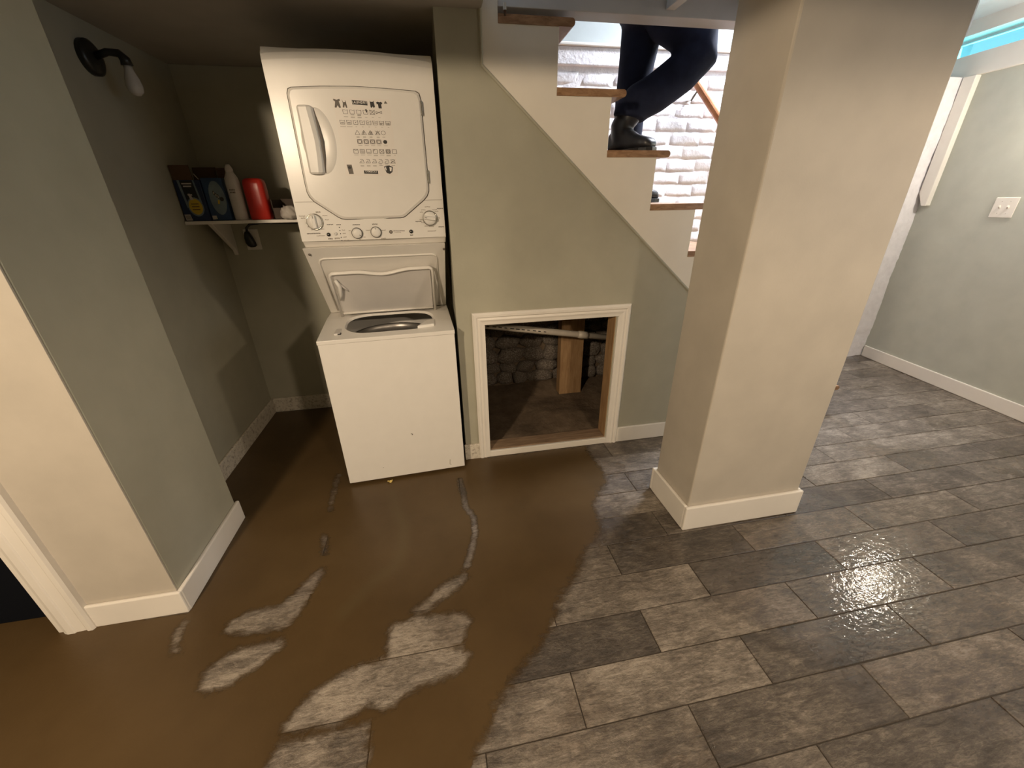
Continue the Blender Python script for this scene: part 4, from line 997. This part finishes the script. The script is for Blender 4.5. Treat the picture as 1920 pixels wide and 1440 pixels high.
blob([([(1.06, 2.265, 2.40), (1.06, 2.265, 2.55), (1.09, 2.265, 2.72), (1.10, 2.265, 2.80)], [(.115, .165), (.11, .155), (.118, .185), (.075, .12)]),
      ([(1.09, 2.11, 2.74), (1.05, 2.05, 2.48), (1.18, 2.06, 2.31)], [.065, .056, .046]), ([(1.09, 2.42, 2.74), (1.08, 2.50, 2.48), (1.28, 2.555, 2.37)], [.065, .056, .046])], 'jacket', 'jacket', pe, .012)
blob([([(1.115, 2.265, 2.99), (1.12, 2.265, 3.03), (1.115, 2.265, 3.055)], [(.092, .08), (.085, .074), (.05, .05)])], 'hair', 'hair', pe, .010)
def boot(cx, cy, z0, yaw_, shaft_top, name):
    c, s_ = math.cos(yaw_), math.sin(yaw_)
    def T(a_, b__, z): return (cx + c * a_ - s_ * b__, cy + s_ * a_ + c * b__, z)
    def ringf(a_, hw, z0_, z1_): return [T(a_, hw * math.copysign(abs(math.cos(t_)) ** .7, math.cos(t_)), z0_ + (z1_ - z0_) * (.5 + .5 * math.copysign(abs(math.sin(t_)) ** .7, math.sin(t_)))) for t_ in np.linspace(0, 2 * math.pi, 20, endpoint=False)]
    u = B().rings([ringf(a_, hw, z0 + .018, z0 + hh) for a_, hw, hh in ((-.085, .022, .07), (-.075, .036, .105), (-.02, .042, .13), (.03, .043, .115), (.08, .047, .085), (.13, .048, .072), (.165, .040, .062), (.185, .020, .045))])
    path = [T(-.02, 0, z0 + .06), T(-.025, 0, z0 + .12), Vector(shaft_top)]
    u.tube(path, [(.052, .046), (.056, .052), (.066, .062)], 20)
    bo = u.build(name, 'boot', pe); m_ = bo.modifiers.new('remesh', 'REMESH'); m_.mode = 'VOXEL'; m_.voxel_size = .007; m_.use_smooth_shade = True
    sm = bo.modifiers.new('smooth', 'SMOOTH'); sm.iterations = 5
    out = [(-.09, .02), (-.085, .036), (-.03, .042), (.03, .041), (.09, .050), (.14, .050), (.175, .040), (.192, .015)]
    ol_ = [T(a_, hw, 0)[:2] for a_, hw in out] + [T(a_, -hw, 0)[:2] for a_, hw in reversed(out)]
    B().prism(ol_, 'z', z0 + .001, z0 + .022).build('sole', 'black', bo, .003)
boot(.968, 2.155, 1.5455, R(-66), (1.0, 2.150, 1.745), 'boot')
boot(1.115, 2.345, 1.3252, R(4), (1.085, 2.345, 1.53), 'boot')

# ================================================================== RIGHT SIDE
sp = thing('light_switch', (3.70, 2.216, 1.2), 'white double light switch plate on the grey-green right wall', 'switch')
def onr(y, off, z): return (xr(y, off), y, z)
t_ = rprism(2.152, 2.281, -.006, 0, 1.196, 1.318); B().add(t_.v, t_.f).build('switch_plate', 'trim', sp, .003)
for y in (2.192, 2.240):
    B().rings([[onr(y - .005, -.006, 1.250), onr(y + .005, -.006, 1.250), onr(y + .005, -.006, 1.268), onr(y - .005, -.006, 1.268)], [onr(y - .004, -.017, 1.262), onr(y + .004, -.017, 1.262), onr(y + .004, -.014, 1.272), onr(y - .004, -.014, 1.272)]]).build('toggle', 'trim', sp)
    for z in (1.222, 1.294): B().lathe([(.003, .0), (.002, .001)], onr(y, -.0062, z), 6, 'y').build('screw', 'ink3', sp)
# chamfered board in the corner under the strip window
bd = B().prism([(2.700, 2.08), (2.700, 1.262), (2.735, 1.262), (2.778, 1.350), (2.778, 2.08)], 'x', xr(2.74) - .045, xr(2.74) + .006)
bd.build('corner_board', 'trim', None, .004, label='white board with chamfered lower end in the right corner', cat='board')
# scrap of paper under the washer
ps = B(); rs = random.Random(2)
pv = [(-.012 + .006 * i, -.008 + .008 * j, .005 + rs.uniform(0, .010)) for j in range(3) for i in range(5)]
ps.add([(-.350 + x, 1.772 + y, z) for x, y, z in pv], [(j * 5 + i, j * 5 + i + 1, (j + 1) * 5 + i + 1, (j + 1) * 5 + i) for j in range(2) for i in range(4)])
so_ = ps.build('paper_scrap', 'scrap', None, label='small crumpled yellow paper scrap at the washer foot', cat='paper')
sm = so_.modifiers.new('solid', 'SOLIDIFY'); sm.thickness = .002
# small white-tipped peg under the ceiling edge
pgp = thing('ceiling_peg', (.32, 1.88, 1.99), 'small brown peg with a white tip hanging above the top tread', 'peg')
B().tube([(.332, W - .02, 1.975), (.331, W - .021, 1.990)], [.004, .006], 8).build('peg_shaft', 'rust', pgp)
B().tube([(.331, W - .021, 1.990), (.330, W - .022, 2.010)], [.007, .006], 8).build('peg_tip', 'bulb', pgp)

# ================================================================== CEILING LAMPS (behind the camera)
def ceiling_light(x, y, power, cone, blend, label):
    c = thing('ceiling_light', (x, y, 1.92), label, 'lamp', group='ceiling lamps')
    B().lathe([(.15, 1.925), (.165, 1.94), (.165, 1.9945), (.0, 1.9945)], (x, y, 0), 32).build('lamp_base', 'trim', c, smooth=False)
    B().lathe([(.0, 1.921), (.14, 1.921), (.145, 1.926), (.0, 1.926)], (x, y, 0), 32).build('diffuser', 'diffuser', c)
    l = bpy.data.lights.new('lamp_light', 'SPOT'); l.energy = power; l.color = LAMP; l.spot_size = cone; l.spot_blend = blend; l.shadow_soft_size = .07
    o = bpy.data.objects.new('lamp_light', l); col.objects.link(o); o.parent = c; o.location = (0, 0, -.01)
ceiling_light(2.0, .1, 56, R(170), .22, 'added round white ceiling lamp to the right of the camera')  # unseen lamp added to brighten the column front
ceiling_light(.98, -1.15, 108, R(163), .25, 'round white ceiling lamp behind the camera on the right')
# lit wall lamp on the right wall, just outside the picture
sl = thing('sconce', (3.62, 1.86, 1.80), 'lit wall lamp on the right wall beside the picture edge', 'lamp')
t_ = rprism(1.81, 1.91, -.02, 0, 1.78, 1.92); B().add(t_.v, t_.f).build('wall_plate', 'trim', sl, .004)
B().tube([(xr(1.86, -.01), 1.86, 1.90), (xr(1.86, -.05), 1.86, 1.925), (xr(1.86, -.09), 1.86, 1.92), (xr(1.86, -.10), 1.86, 1.905)], [.010, .010, .012, .03], 12).build('lamp_arm', 'chrome', sl, smooth=True)
l = bpy.data.lights.new('lamp_light', 'POINT'); l.energy = 27; l.color = (1.0, .90, .76); l.shadow_soft_size = .055
o = bpy.data.objects.new('lamp_light', l); col.objects.link(o); o.parent = sl; o.location = Vector((xr(1.86, -.10), 1.86, 1.845)) - sl.location
ceiling_light(-1.25, -.6, 250, R(178.5), .02, 'round white ceiling lamp behind the camera on the left')
for o in bpy.data.objects:
    if '_o' in o: del o['_o']
